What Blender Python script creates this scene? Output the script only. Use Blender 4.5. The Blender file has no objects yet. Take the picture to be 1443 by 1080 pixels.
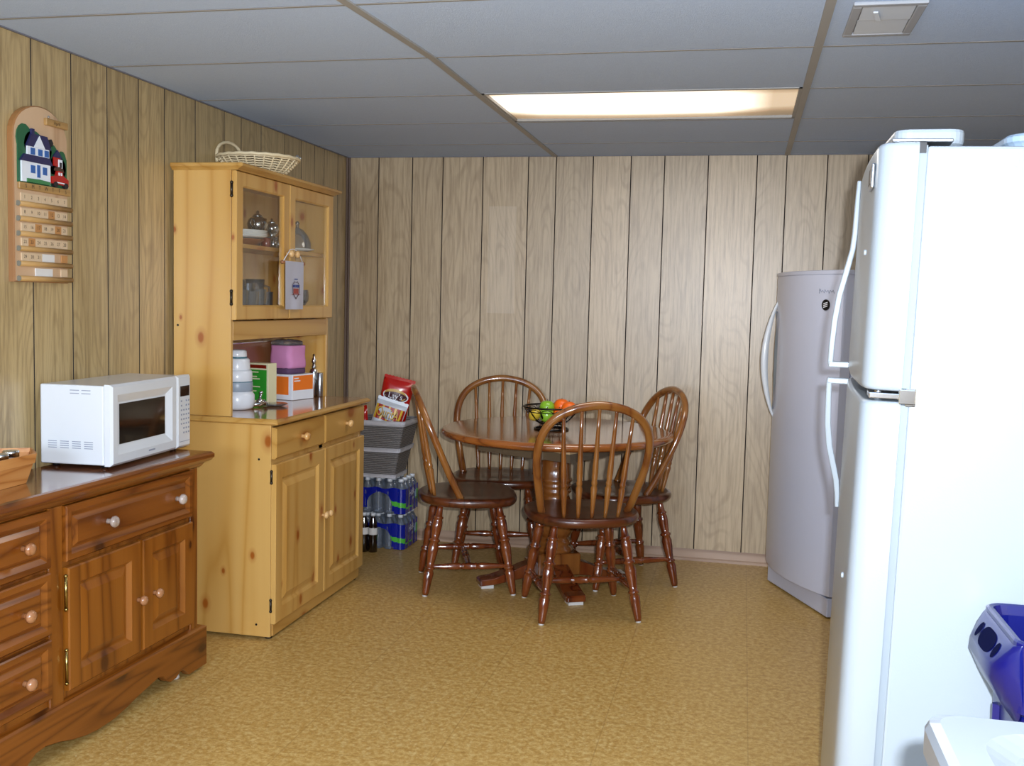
import bpy, math, random
from mathutils import Vector, Matrix
R=random.Random(7); PI=math.pi
sc=bpy.context.scene; COL=sc.collection

# ------------------------------------------------------------------ helpers
def lin(h):
    h=h.lstrip('#'); o=[]
    for i in (0,2,4):
        c=int(h[i:i+2],16)/255; o.append(c/12.92 if c<=.04045 else ((c+.055)/1.055)**2.4)
    return (o[0],o[1],o[2],1)

class MB:
    def __init__(s): s.v=[]; s.f=[]; s.m=[]; s.s=[]
    def add(s,vs,fs,mat=0,smooth=False):
        b=len(s.v); s.v+=[tuple(v) for v in vs]
        for f in fs: s.f.append([b+i for i in f]); s.m.append(mat); s.s.append(smooth)
        return s
    def box(s,x0,y0,z0,x1,y1,z1,mat=0):
        v=[(x,y,z) for x in (x0,x1) for y in (y0,y1) for z in (z0,z1)]
        return s.add(v,[(0,1,3,2),(4,6,7,5),(0,4,5,1),(2,3,7,6),(0,2,6,4),(1,5,7,3)],mat)
    def loft(s,loops,cap0=True,cap1=True,mat=0,smooth=False,closed=True,wrap=False):
        n=len(loops[0]); vs=[p for l in loops for p in l]; fs=[]
        k=n if closed else n-1; L=len(loops)
        for i in range(L if wrap else L-1):
            a=i*n; b=((i+1)%L)*n
            for j in range(k):
                fs.append((a+j,a+(j+1)%n,b+(j+1)%n,b+j))
        b0=len(s.v); s.add(vs,fs,mat,smooth)
        if cap0: s.f.append([b0+j for j in range(n)][::-1]); s.m.append(mat); s.s.append(False)
        if cap1: s.f.append([b0+(L-1)*n+j for j in range(n)]); s.m.append(mat); s.s.append(False)
        return s
    def tube(s,path,r,n=8,closed=False,mat=0,flat=1.0,up=None):
        P=[Vector(p) for p in path]; N=len(P); loops=[]
        u=None
        for i in range(N):
            if closed: t=(P[(i+1)%N]-P[i-1])
            else: t=P[min(i+1,N-1)]-P[max(i-1,0)]
            t=t.normalized() if t.length>1e-9 else Vector((0,0,1))
            if u is None:
                u=Vector(up) if up else Vector((0,0,1))
                if abs(u.dot(t))>.95: u=Vector((1,0,0))
            if up: u=Vector(up)
            u=(u-t*u.dot(t)).normalized(); w=t.cross(u)
            rr=r[i] if isinstance(r,(list,tuple)) else r
            loops.append([P[i]+u*(rr*math.cos(2*PI*k/n))+w*(rr*flat*math.sin(2*PI*k/n)) for k in range(n)])
        return s.loft(loops,not closed,not closed,mat,True,True,closed)
    def lathe(s,prof,n=24,o=(0,0,0),mat=0,cap0=True,cap1=True,M=None,smooth=True,sy=1.0):
        loops=[]
        for r,z in prof:
            l=[Vector((r*math.cos(2*PI*k/n),sy*r*math.sin(2*PI*k/n),z)) for k in range(n)]
            if M is not None: l=[M@p for p in l]
            loops.append([p+Vector(o) for p in l])
        return s.loft(loops,cap0,cap1,mat,smooth)
    def turned(s,p0,p1,prof,n=12,mat=0):
        p0=Vector(p0); p1=Vector(p1); d=p1-p0; q=Vector((0,0,1)).rotation_difference(d.normalized()).to_matrix(); L=d.length
        return s.lathe([(r,t*L) for t,r in prof],n,p0,mat,True,True,q)
    def prism(s,poly,fn,w0,w1,mat=0,smooth=False):
        return s.loft([[fn(u,v,w0) for u,v in poly],[fn(u,v,w1) for u,v in poly]],True,True,mat,smooth)
    def sphere(s,c,r,n=16,m=10,mat=0,M=None):
        prof=[(max(1e-5,math.sin(PI*i/m))*1.0,-math.cos(PI*i/m)) for i in range(m+1)]
        rr=r if isinstance(r,(tuple,list)) else (r,r,r)
        loops=[]
        for a,z in prof:
            l=[Vector((a*math.cos(2*PI*k/n)*rr[0],a*math.sin(2*PI*k/n)*rr[1],z*rr[2])) for k in range(n)]
            if M is not None: l=[M@p for p in l]
            loops.append([p+Vector(c) for p in l])
        return s.loft(loops,True,True,mat,True)
    def build(s,name,mats,parent=None,bevel=0,seg=2,local=False,smooth=None):
        me=bpy.data.meshes.new(name)
        off=Vector((0,0,0))
        if parent is not None and not local:
            off=wl(parent)
        me.from_pydata([tuple(Vector(v)-off) for v in s.v],[],s.f)
        if not isinstance(mats,(list,tuple)): mats=[mats]
        for m in mats: me.materials.append(m)
        me.polygons.foreach_set('material_index',s.m)
        me.polygons.foreach_set('use_smooth',[bool(x) if smooth is None else smooth for x in s.s])
        me.update()
        import bmesh
        bm=bmesh.new(); bm.from_mesh(me); bmesh.ops.recalc_face_normals(bm,faces=bm.faces); bm.to_mesh(me); bm.free()
        o=bpy.data.objects.new(name,me); COL.objects.link(o)
        if parent is not None: o.parent=parent
        if bevel:
            b=o.modifiers.new('bevel','BEVEL'); b.width=bevel; b.segments=seg; b.limit_method='ANGLE'; b.angle_limit=math.radians(40)
        return o
def wl(o):
    l=Vector((0,0,0))
    while o is not None: l=l+Vector(o.location); o=o.parent
    return l
def tag(o,label=None,cat=None,group=None,kind=None):
    if label: o['label']=label
    if cat: o['category']=cat
    if group: o['group']=group
    if kind: o['kind']=kind
    return o
def thing(name,label,cat,loc=(0,0,0),rotz=0,group=None,rot=None):
    o=bpy.data.objects.new(name,None); COL.objects.link(o); o.location=loc
    o.rotation_euler=rot if rot else (0,0,rotz); o.empty_display_size=.05
    return tag(o,label,cat,group)
def struct(o): o['kind']='structure'; return o
def copy_tree(o,parent=None):
    c=o.copy(); COL.objects.link(c)
    if parent is not None: c.parent=parent
    for ch in o.children: copy_tree(ch,c)
    return c
def text_geo(body,size):
    cu=bpy.data.curves.new('t','FONT'); cu.body=body; cu.size=size; cu.align_x='CENTER'; cu.align_y='CENTER'
    cu.resolution_u=3
    o=bpy.data.objects.new('t',cu); COL.objects.link(o)
    dg=bpy.context.evaluated_depsgraph_get(); me=o.evaluated_get(dg).to_mesh()
    vs=[(v.co.x,v.co.y) for v in me.vertices]; fs=[tuple(p.vertices) for p in me.polygons]
    o.evaluated_get(dg).to_mesh_clear(); bpy.data.objects.remove(o); bpy.data.curves.remove(cu)
    return vs,fs
def add_text(mb,body,size,fn,mat=0):
    vs,fs=text_geo(body,size); mb.add([fn(u,v) for u,v in vs],fs,mat); return mb
def rrect(w,d,r,n=5):
    p=[]
    for cx,cy,a0 in ((w/2-r,d/2-r,0),(-w/2+r,d/2-r,90),(-w/2+r,-d/2+r,180),(w/2-r,-d/2+r,270)):
        for k in range(n+1):
            a=math.radians(a0+90*k/n); p.append((cx+r*math.cos(a),cy+r*math.sin(a)))
    return p

# ------------------------------------------------------------------ materials
class NT:
    def __init__(s,name):
        s.m=bpy.data.materials.new(name); s.m.use_nodes=True; s.t=s.m.node_tree; s.b=s.t.nodes['Principled BSDF']; s.out=s.t.nodes['Material Output']
    def n(s,t,**k):
        o=s.t.nodes.new(t)
        for a,b in k.items(): setattr(o,a,b)
        return o
    def l(s,a,b): s.t.links.new(a,b)
    def math(s,op,a,b=None,c=None):
        o=s.n('ShaderNodeMath',operation=op)
        for i,x in enumerate((a,b,c)):
            if x is None: continue
            if isinstance(x,(int,float)): o.inputs[i].default_value=x
            else: s.l(x,o.inputs[i])
        return o.outputs[0]
    def mix(s,f,a,b,blend='MIX'):
        o=s.n('ShaderNodeMix',data_type='RGBA',blend_type=blend)
        for i,x in ((0,f),(6,a),(7,b)):
            if isinstance(x,(int,float)): o.inputs[i].default_value=x
            elif isinstance(x,tuple): o.inputs[i].default_value=x
            else: s.l(x,o.inputs[i])
        return o.outputs[2]
    def noise(s,vec,scale,detail=3,rough=.5,dist=0):
        o=s.n('ShaderNodeTexNoise'); o.inputs['Scale'].default_value=scale; o.inputs['Detail'].default_value=detail
        o.inputs['Roughness'].default_value=rough; o.inputs['Distortion'].default_value=dist
        s.l(vec,o.inputs['Vector']); return o.outputs['Fac']
    def ramp(s,f,stops):
        o=s.n('ShaderNodeValToRGB'); e=o.color_ramp.elements
        while len(e)<len(stops): e.new(.5)
        for i,(p,c) in enumerate(stops): e[i].position=p; e[i].color=c if isinstance(c,tuple) else (c,c,c,1)
        s.l(f,o.inputs['Fac']); return o.outputs['Color']
    def coord(s,scale=(1,1,1),rnd=True):
        tc=s.n('ShaderNodeTexCoord'); mp=s.n('ShaderNodeMapping'); mp.inputs['Scale'].default_value=scale
        src=tc.outputs['Object']
        if rnd:
            oi=s.n('ShaderNodeObjectInfo'); v=s.n('ShaderNodeVectorMath',operation='SCALE'); 
            cx=s.n('ShaderNodeCombineXYZ'); s.l(oi.outputs['Random'],cx.inputs[0]); s.l(oi.outputs['Random'],cx.inputs[1]); s.l(oi.outputs['Random'],cx.inputs[2])
            s.l(cx.outputs[0],v.inputs[0]); v.inputs['Scale'].default_value=13.0
            ad=s.n('ShaderNodeVectorMath',operation='ADD'); s.l(src,ad.inputs[0]); s.l(v.outputs[0],ad.inputs[1]); src=ad.outputs[0]
        s.l(src,mp.inputs['Vector']); return mp.outputs[0]
    def set(s,col=None,rough=None,metal=None,coat=None,spec=None,trans=None,ior=None):
        b=s.b.inputs
        if col is not None:
            if isinstance(col,tuple): b['Base Color'].default_value=col
            else: s.l(col,b['Base Color'])
        if rough is not None:
            if isinstance(rough,(int,float)): b['Roughness'].default_value=rough
            else: s.l(rough,b['Roughness'])
        if metal is not None: b['Metallic'].default_value=metal
        if coat is not None: b['Coat Weight'].default_value=coat; b['Coat Roughness'].default_value=.12
        if spec is not None: b['Specular IOR Level'].default_value=spec
        if trans is not None: b['Transmission Weight'].default_value=trans
        if ior is not None: b['IOR'].default_value=ior
        return s
    def bump(s,h,strength=.2,dist=.01):
        o=s.n('ShaderNodeBump'); o.inputs['Strength'].default_value=strength; o.inputs['Distance'].default_value=dist
        s.l(h,o.inputs['Height']); s.l(o.outputs[0],s.b.inputs['Normal']); return s
def plain(name,h,rough=.5,metal=0,coat=None,var=.06,spec=None):
    t=NT(name); c=lin(h); v=t.coord(); f=t.noise(v,9,3)
    d=tuple(x*(1-var) for x in c[:3])+(1,); u=tuple(min(1,x*(1+var)) for x in c[:3])+(1,)
    return t.set(t.mix(f,d,u),rough,metal,coat,spec).m
def wood(name,dark,mid,light,axis='z',rings=9,scale=5,knots=0,knot='#7a3a10',rough=.32,coat=.25,stretch=.07,fib=.25):
    t=NT(name); k={'x':(stretch,1,1),'y':(1,stretch,1),'z':(1,1,stretch)}[axis]
    v=t.coord(k)
    base=t.noise(v,scale,2,.5,.4)
    ring=t.math('ABSOLUTE',t.math('SINE',t.math('MULTIPLY',base,rings*3.0)))
    fk={'x':(.012,1,1),'y':(1,.012,1),'z':(1,1,.012)}[axis]
    v2=t.coord(fk); fine=t.noise(v2,170,2,.6)
    c=t.ramp(ring,[(0,lin(dark)),(.35,lin(mid)),(1,lin(light))])
    c=t.mix(t.math('MULTIPLY',fine,fib),c,lin(dark))
    if knots:
        kk={'x':(.6,1,1),'y':(1,.6,1),'z':(1,1,.6)}[axis]; v3=t.coord(kk)
        sp=t.n('ShaderNodeSeparateXYZ'); t.l(v3,sp.inputs[0]); cb=t.n('ShaderNodeCombineXYZ')
        t.l(t.math('ADD',sp.outputs[0],sp.outputs[1]),cb.inputs[0]); t.l(sp.outputs[2],cb.inputs[1])
        vo=t.n('ShaderNodeTexVoronoi'); vo.voronoi_dimensions='2D'; vo.inputs['Scale'].default_value=knots*1.5; t.l(cb.outputs[0],vo.inputs['Vector'])
        sr=t.n('ShaderNodeSeparateColor'); t.l(vo.outputs['Color'],sr.inputs[0])
        d=t.math('DIVIDE',vo.outputs['Distance'],t.math('MULTIPLY_ADD',sr.outputs[1],.9,.45))
        kf=t.ramp(d,[(.0,1.0),(.045,.95),(.075,.35),(.15,0.0)])
        kf=t.math('MULTIPLY',kf,t.math('GREATER_THAN',sr.outputs[0],.22))
        c=t.mix(kf,c,lin(knot))
    t.set(c,rough,coat=coat); t.bump(fine,.05,.002); return t.m
def glassy(name,tint=(1,1,1,1),ior=1.45,gl=1.0,rough=.03,body=0.0,bodycol=(1,1,1,1)):
    t=NT(name); t.t.nodes.remove(t.b)
    tr=t.n('ShaderNodeBsdfTransparent'); tr.inputs[0].default_value=tint
    g=t.n('ShaderNodeBsdfGlossy'); g.inputs['Roughness'].default_value=rough
    fr=t.n('ShaderNodeFresnel'); fr.inputs['IOR'].default_value=ior
    m=t.n('ShaderNodeMixShader'); t.l(t.math('MULTIPLY',fr.outputs[0],gl),m.inputs[0]); t.l(tr.outputs[0],m.inputs[1]); t.l(g.outputs[0],m.inputs[2])
    res=m.outputs[0]
    if body:
        d=t.n('ShaderNodeBsdfDiffuse'); d.inputs[0].default_value=bodycol
        m2=t.n('ShaderNodeMixShader'); m2.inputs[0].default_value=body; t.l(res,m2.inputs[1]); t.l(d.outputs[0],m2.inputs[2]); res=m2.outputs[0]
    t.l(res,t.out.inputs['Surface']); return t.m

# wall panelling: plank tone from a per-plank attribute, cathedral grain, soft sheen
def wall_mat(name,dark,mid,light,rough=.42,axis=0,patch=False):
    t=NT(name)
    at=t.n('ShaderNodeAttribute'); at.attribute_name='plank'
    tc=t.n('ShaderNodeTexCoord')
    cx=t.n('ShaderNodeCombineXYZ'); t.l(t.math('MULTIPLY',at.outputs['Fac'],17.0),cx.inputs[0]); t.l(t.math('MULTIPLY',at.outputs['Fac'],5.0),cx.inputs[2])
    ad=t.n('ShaderNodeVectorMath',operation='ADD'); t.l(tc.outputs['Object'],ad.inputs[0]); t.l(cx.outputs[0],ad.inputs[1])
    def mp(s):
        m=t.n('ShaderNodeMapping'); m.inputs['Scale'].default_value=s; t.l(ad.outputs[0],m.inputs[0]); return m.outputs[0]
    base=t.noise(mp((1,1,.20)),5.5,1.2,.4,.2)
    ring=t.math('SINE',t.math('MULTIPLY',base,62.0))
    ring=t.math('POWER',t.math('ABSOLUTE',ring),3.0)
    breakup=t.noise(mp((1,1,.35)),7,3,.6)
    fine=t.noise(mp((1,1,.04)),75,4,.75)
    broad=t.noise(mp((1,1,.06)),9,2,.5)
    c=t.mix(broad,lin(mid),lin(light))
    lines=t.ramp(t.math('MULTIPLY',ring,breakup),[(.28,0.0),(.60,1.0)])
    c=t.mix(t.math('MULTIPLY',lines,.33),c,lin(dark))
    c=t.mix(t.math('MULTIPLY',t.ramp(fine,[(.44,0.0),(.70,1.0)]),.75),c,lin(dark))
    tone=t.math('MULTIPLY_ADD',at.outputs['Fac'],.16,.92)
    cc=t.n('ShaderNodeVectorMath',operation='SCALE'); t.l(c,cc.inputs[0]); t.l(tone,cc.inputs['Scale']); c=cc.outputs[0]
    if patch:
        sp=t.n('ShaderNodeSeparateXYZ'); t.l(tc.outputs['Object'],sp.inputs[0])
        def band(o,a,b): return t.math('MULTIPLY',t.math('GREATER_THAN',o,a),t.math('LESS_THAN',o,b))
        f=t.math('MULTIPLY',band(sp.outputs[0],.83,.985),band(sp.outputs[2],1.30,1.885))
        c=t.mix(t.math('MULTIPLY',f,.13),c,lin('#e8dccb'))
    t.set(c,rough,spec=.35,coat=.8); t.b.inputs['Coat Roughness'].default_value=.34; t.bump(fine,.03,.002); return t.m

M={}
M['wall_back']=wall_mat('pale_oak_panelling','#7d6546','#b0997a','#c0aa87',patch=True)
M['wall_side']=wall_mat('oak_panelling','#725a34','#ad9567','#bda577')
M['groove']=plain('panel_groove','#2a2118',.8)
def ceil_mat():
    t=NT('ceiling_tile'); v=t.coord(rnd=False); a=t.noise(v,260,2,.7); b=t.noise(v,55,3,.6); c0=t.noise(v,1.1,2)
    c=t.mix(a,lin('#a6b9d6'),lin('#d0e0f8')); c=t.mix(t.math('MULTIPLY',b,.5),c,lin('#b0c5e6'))
    c=t.mix(t.math('MULTIPLY',c0,.25),c,lin('#b7c5dc'))
    t.set(c,.9,spec=.1); t.bump(a,.35,.004); return t.m
M['ceil']=ceil_mat()
M['tee']=plain('tee_runner','#9b9995',.5)
M['tee_thin']=plain('thin_tee','#8b8780',.6)
M['tee_dark']=plain('tee_shadow_gap','#6f7078',.7)
def floor_mat():
    t=NT('gold_vinyl'); v=t.coord(rnd=False)
    a=t.noise(v,48,5,.7,.2); b=t.noise(v,95,4,.7,.3); d=t.noise(v,3.2,2)
    c=t.ramp(a,[(.30,lin('#a37a38')),(.47,lin('#bb9450')),(.60,lin('#cdac6a')),(.75,lin('#d9bf84'))])
    f=t.ramp(b,[(.58,0.0),(.68,1.0)]); c=t.mix(t.math('MULTIPLY',f,.55),c,lin('#e0cd9b'))
    f2=t.ramp(b,[(.30,1.0),(.42,0.0)]); c=t.mix(t.math('MULTIPLY',f2,.5),c,lin('#946a2b'))
    c=t.mix(t.math('MULTIPLY',d,.25),c,lin('#a8813e'))
    br=t.n('ShaderNodeTexBrick'); br.offset=0; br.inputs['Scale'].default_value=1; br.inputs['Brick Width'].default_value=.4572; br.inputs['Row Height'].default_value=.4572
    br.inputs['Mortar Size'].default_value=.0022; t.l(v,br.inputs['Vector'])
    c=t.mix(t.math('MULTIPLY',br.outputs['Fac'],.35),c,lin('#8f6a33'))
    t.set(c,.4,spec=.4); t.bump(b,.06,.002); return t.m
M['floor']=floor_mat()
M['baseboard']=wood('baseboard_wood','#927560','#b0947e','#bfa38d','x',4,6,fib=.2,coat=.1)
M['corner']=wood('corner_moulding','#4a3a30','#5f4d42','#6b584c','z',5,6,rough=.6,coat=0)
M['pine']=wood('pine_upright','#bb8a42','#c69850','#cda25c','z',7,3.6,3.7,'#9a5216',.3,.3,.06,.18)
M['pine_h']=wood('pine_across','#b0803a','#bb8e48','#c49852','y',7,4,2.2,'#9a5519',.3,.3,.06,.18)
M['pine_in']=wood('pine_inside','#a87838','#bb8b48','#c69858','z',6,4,0,rough=.5,coat=0)
M['counter']=wood('hutch_counter','#8a5426','#9e6630','#ab743c','y',5,4,0,rough=.16,coat=.8,fib=.2)
M['knob']=wood('pine_knob','#c08a4c','#d6a868','#e0b880','z',3,14,rough=.25,coat=.5)
M['oak']=wood('stained_pine_upright','#693608','#844a10','#96591a','z',9,5,2.6,'#4a2107',.28,.4,.07,.35)
M['oak_h']=wood('stained_pine_across','#602f08','#7a4210','#8c5018','y',10,7,2.2,'#42200a',.28,.4,.06,.4)
M['oak_top']=wood('stained_pine_top','#5a2d12','#7a4220','#8d5228','y',7,5,0,rough=.14,coat=.85,fib=.3)
M['oknob']=wood('stained_knob','#8c5733','#9e6a44','#ad7b55','z',3,14,rough=.22,coat=.6)
M['gknob']=wood('greyed_knob','#8c7a6e','#a8978b','#bdaea4','z',3,14,rough=.25,coat=.5)
M['chair']=wood('cherry_stain','#4a1d0a','#692d13','#793c1a','z',6,8,0,rough=.17,coat=.9,fib=.35)
M['seat']=wood('cherry_seat','#3a1708','#50240f','#602f15','x',7,6,0,rough=.3,coat=.45,fib=.35)
M['bow']=wood('cherry_flash_lit','#6b3a18','#844e20','#93602c','z',4,7,0,rough=.17,coat=.9,fib=.3)  # flash brightness put into the colour: bow and spindles lighter than legs
M['ttop']=wood('table_top_wood','#6b3f1e','#825229','#8f5f33','x',7,4,0,rough=.12,coat=.9,fib=.3)
M['tedge']=wood('table_edge_wood','#6a3513','#8a4c1e','#9a5a28','x',5,6,0,rough=.14,coat=.9,fib=.3)
M['ped']=wood('pedestal_wood','#542a0f','#6f3d17','#824d20','z',6,6,0,rough=.16,coat=.9,fib=.3)
M['apron']=plain('dark_apron','#5c4e3c',.45)
M['apron_in']=plain('bare_wood_edge','#c2a47c',.6)
M['glide']=plain('clear_glide','#c9c6c2',.3)
M['white']=plain('white_enamel','#d4d8dc',.28,coat=.3,var=.015)
def frid():
    t=NT('pebbled_white_enamel'); v=t.coord(rnd=False); a=t.noise(v,240,2,.5)
    t.set(lin('#a0aab2'),.3,coat=.15); t.bump(a,.12,.002); return t.m
M['fridge']=frid()
M['freezer']=plain('freezer_enamel','#bfc3d4',.3,coat=.2,var=.015)
M['gasket']=plain('white_gasket','#8c969e',.6)
M['stovewhite']=plain('white_stove_enamel','#82888e',.28,coat=.3,var=.015)
M['black']=plain('black_plastic','#101012',.35)
M['blackglass']=plain('black_glass','#0b0a0a',.05,coat=1)
M['chrome']=plain('chrome','#dfe2e6',.12,1)
M['silver']=plain('silver','#c9c9c6',.16,1)
M['steel']=plain('brushed_steel','#b9bcc0',.28,1)
M['brass']=plain('brass','#a08a50',.25,1)
M['hinge']=plain('dark_hinge','#3a332c',.35,.8)
M['glass']=glassy('window_glass',(.985,.99,.985,1),1.45,.16)
M['crystal']=glassy('crystal',(.90,.92,.94,1),1.7,1.6,.05,.07,(.8,.85,.9,1))
M['clearplastic']=glassy('clear_plastic',(.84,.87,.92,1),1.5,1.6,.06,.13,(.55,.62,.72,1))
M['bag']=glassy('clear_bag',(.93,.93,.95,1),1.5,1.4,.12,.12,(.8,.78,.8,1))
M['cap']=plain('bottle_cap','#d9dde2',.35)
M['blue_film']=plain('blue_film','#0a1a86',.22,coat=.5)
M['green_film']=plain('green_film','#4fae3a',.25,coat=.5)
M['white_ink']=plain('white_ink','#e6e8ee',.4)
M['paleblue_ink']=plain('pale_blue_ink','#8fb4cc',.4)
M['cola']=plain('cola','#140806',.1,coat=1)
M['paper']=plain('paper_label','#d7d4cf',.6)
M['red_foil']=plain('red_foil','#b3150f',.25,coat=.5,var=.18)
M['white_foil']=plain('white_foil','#cfd6e0',.28,coat=.4,var=.1)
M['yellow_ink']=plain('yellow_ink','#e0b63a',.35)
M['dark_ink']=plain('dark_ink','#2a120c',.4)
M['red_ink']=plain('red_ink','#a92812',.4)
M['gold_ink']=plain('gold_ink','#caa04a',.4)
M['maroon_ink']=plain('maroon_ink','#40101c',.4)
def weave(name,a,b,sc_=95):
    t=NT(name); v=t.coord((1,1,1)); 
    w=t.n('ShaderNodeTexWave',wave_type='BANDS',bands_direction='Z'); w.inputs['Scale'].default_value=sc_/6; w.inputs['Distortion'].default_value=2.2; w.inputs['Detail'].default_value=3; w.inputs['Detail Scale'].default_value=2.5
    t.l(v,w.inputs['Vector']); n_=t.noise(v,60,3,.7)
    c=t.mix(t.math('MULTIPLY_ADD',w.outputs['Fac'],.6,t.math('MULTIPLY',n_,.4)),lin(a),lin(b)); t.set(c,.75); t.bump(w.outputs['Fac'],.7,.006); return t.m
M['greyweave']=weave('grey_weave','#4a4644','#8f8a87',190)
M['greyband']=weave('pale_band','#9d9ba0','#c9c7cc',40)
M['wicker']=plain('pale_wicker','#e0cda6',.5,var=.15)
M['chip']=wood('chip_basket_wood','#a8682c','#c08040','#cc9050','y',9,9,0,rough=.5,coat=.1)
M['wire']=plain('black_wire','#14100f',.3,.6)
M['orange']=plain('orange_peel','#e8650f',.38,var=.08)
M['gapple']=plain('green_apple','#7fae2b',.25,coat=.4,var=.2)
M['mango']=plain('yellow_fruit','#d9b93c',.35,var=.15)
M['stem']=plain('fruit_stem','#4b3517',.7)
M['cal_board']=wood('calendar_board','#b08c68','#bf9d7a','#caa986','z',4,5,0,rough=.45,coat=.1,fib=.1)
M['cal_edge']=wood('calendar_edge','#80552b','#906236','#9e6e40','z',4,5,0,rough=.4)
M['rail']=wood('calendar_rail','#9c7742','#ab844d','#b78f58','y',4,8,0,rough=.4)
M['tile']=plain('wood_tile','#cdb391',.5,var=.05)
M['tile_dark']=plain('dark_wood_tile','#b5804a',.5,var=.05)
M['ink']=plain('dark_brown_ink','#3a2a20',.6)
M['tree']=plain('painted_green','#1f5a38',.5,var=.15)
M['treelight']=plain('painted_light_green','#3a7a48',.5,var=.1)
M['navy']=plain('painted_navy','#25244e',.5)
M['pwhite']=plain('painted_white','#dfe4ea',.45)
M['pblue']=plain('painted_blue','#2f5ea0',.5)
M['pred']=plain('painted_red','#a81c14',.4)
M['pbrown']=plain('painted_brown','#4c2f22',.6)
M['pblack']=plain('painted_black','#17151a',.5)
M['greydowel']=plain('grey_dowel_end','#6f6c5f',.6)
M['binblue']=plain('bin_blue','#081062',.32,coat=.2,var=.05)
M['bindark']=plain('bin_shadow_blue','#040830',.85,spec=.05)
M['diff']=None
M['vent']=plain('vent_frame','#9fa2a8',.5)
M['ventwhite']=plain('vent_louver','#c6ccd4',.5)
M['towel']=plain('mini_towel','#b9b9c6',.9,var=.05)
M['towel_blue']=plain('towel_blue_thread','#3a4a86',.8)
M['towel_red']=plain('towel_red_thread','#a0483c',.8)
M['can_white']=plain('white_canister','#e2e7ee',.3,coat=.3,var=.02)
M['can_grey']=plain('grey_canister','#98a5b3',.35,var=.03)
M['teal']=plain('teal_band','#3f7080',.4)
M['teabox']=plain('tea_box_cream','#e2dcb4',.5)
M['teagreen']=plain('tea_box_green','#2f9a2c',.45,var=.15)
M['carton']=plain('carton_white','#e4e8ee',.5,var=.03)
M['corange']=plain('carton_orange','#ee7a24',.5,var=.05)
M['pink']=plain('pink_cloth','#cf8ab8',.8,var=.1)
M['purple']=plain('purple_cloth','#5a3f5e',.8,var=.1)
M['tray']=wood('brown_tray','#7a4a2c','#8f5a38','#9a6642','z',5,5,0,rough=.3,coat=.3)
M['greyblue']=plain('grey_blue_plastic','#9db2c4',.35)
M['china']=plain('white_china','#dcdcd8',.2,coat=.5,var=.03)
M['candle']=plain('reddish_glass','#7a3a2a',.2,coat=.6)
M['greykey']=plain('grey_key_ink','#8d93a3',.5)

# ------------------------------------------------------------------ room shell
H=2.156; XR=3.385; YB=-7.2
GB=[.188,.386,.563,.792,1.046,1.199,1.40,1.603,1.78,2.007,2.256,2.404,2.606,2.804,2.99,3.18]
GL=[-.14,-.33,-.46,-.622,-.822,-1.072,-1.267,-1.422,-1.664,-1.895,-2.07,-2.265,-2.465,-2.664]
y=-2.664
for k in range(40):
    y-=[.20,.18,.23,.17,.22,.19][k%6]
    if y<YB+.1: break
    GL.append(y)
def panel_wall(name,cuts,lo,hi,fn,mat,seams=()):
    mb=MB(); vals=[]; g=.0028
    def strip(a,b,d0,d1,m,val):
        mb.add([fn(a,d0,0),fn(b,d1,0),fn(b,d1,H),fn(a,d0,H)],[(0,1,2,3)],m); vals.append(val)
    c=sorted([x for x in cuts if lo<x<hi]); prev=lo; rr=random.Random(3)
    for x in c+[hi]:
        e=x-g if x<hi else hi
        strip(prev,e,0,0,0,rr.random())
        if x<hi:
            strip(x-g,x,0,.005,1,0); strip(x,x+g,.005,0,1,0); prev=x+g
    o=mb.build(name,[mat,M['groove']])
    at=o.data.attributes.new('plank','FLOAT','FACE'); at.data.foreach_set('value',vals)
    return struct(o)
panel_wall('wall_back',GB,0,XR,lambda a,d,z:(a,d,z),M['wall_back'])
panel_wall('wall_left',GL,YB,0,lambda a,d,z:(-d,a,z),M['wall_side'])
panel_wall('wall_right',[-.2*i for i in range(1,36)],YB,0,lambda a,d,z:(XR+d,a,z),M['wall_side'])
panel_wall('wall_front',[.2*i for i in range(1,17)],0,XR,lambda a,d,z:(a,YB-d,z),M['wall_side'])
mb=MB(); mb.add([(0,YB,0),(XR,YB,0),(XR,0,0),(0,0,0)],[(0,1,2,3)]); struct(mb.build('floor',M['floor']))
# ceiling panels sit in a tee grid; the light opening is left out
LX0,LX1,LY0,LY1=1.205,2.392,-1.668,-1.068
rows=[-.43-.61*i for i in range(12)]; cols=[1.197,2.400]
mb=MB()
def cq(x0,y0,x1,y1): mb.add([(x0,y0,H),(x1,y0,H),(x1,y1,H),(x0,y1,H)],[(0,1,2,3)])
cq(0,YB,LX0,0); cq(LX1,YB,XR,0); cq(LX0,YB,LX1,LY0); cq(LX0,LY1,LX1,0)
struct(mb.build('ceiling',M['ceil']))
ti=[0]
def trim(mb,mat,bevel=0):
    ti[0]+=1; return struct(mb.build('trim_%d'%ti[0],mat,bevel=bevel))
def runner(pts):
    for k,(w,z0,m) in enumerate(((.013,.004,'tee'),)):
        b=MB()
        for (xa,ya),(xb,yb) in zip(pts,pts[1:]):
            b.loft([[(xa-w,ya,H),(xa+w,ya,H),(xa+w,ya,H-.006),(xa-w,ya,H-.006)],[(xb-w,yb,H),(xb+w,yb,H),(xb+w,yb,H-.006),(xb-w,yb,H-.006)]])
        trim(b,M['tee'])
runner([(1.193,0),(1.193,-2.26),(1.150,-2.87),(1.10,-3.6),(1.10,YB)]); runner([(2.404,0),(2.404,YB)])
for yy in rows:
    if yy<YB: continue
    b=MB(); b.box(0,yy-.005,H-.002,XR,yy+.005,H); b.box(0,yy-.0075,H-.0006,XR,yy+.0075,H,1); trim(b,[M['tee_thin'],M['tee_dark']])
b=MB()
b.box(0,-.009,H-.004,XR,0,H)
trim(b,M['tee_dark'])
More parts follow.
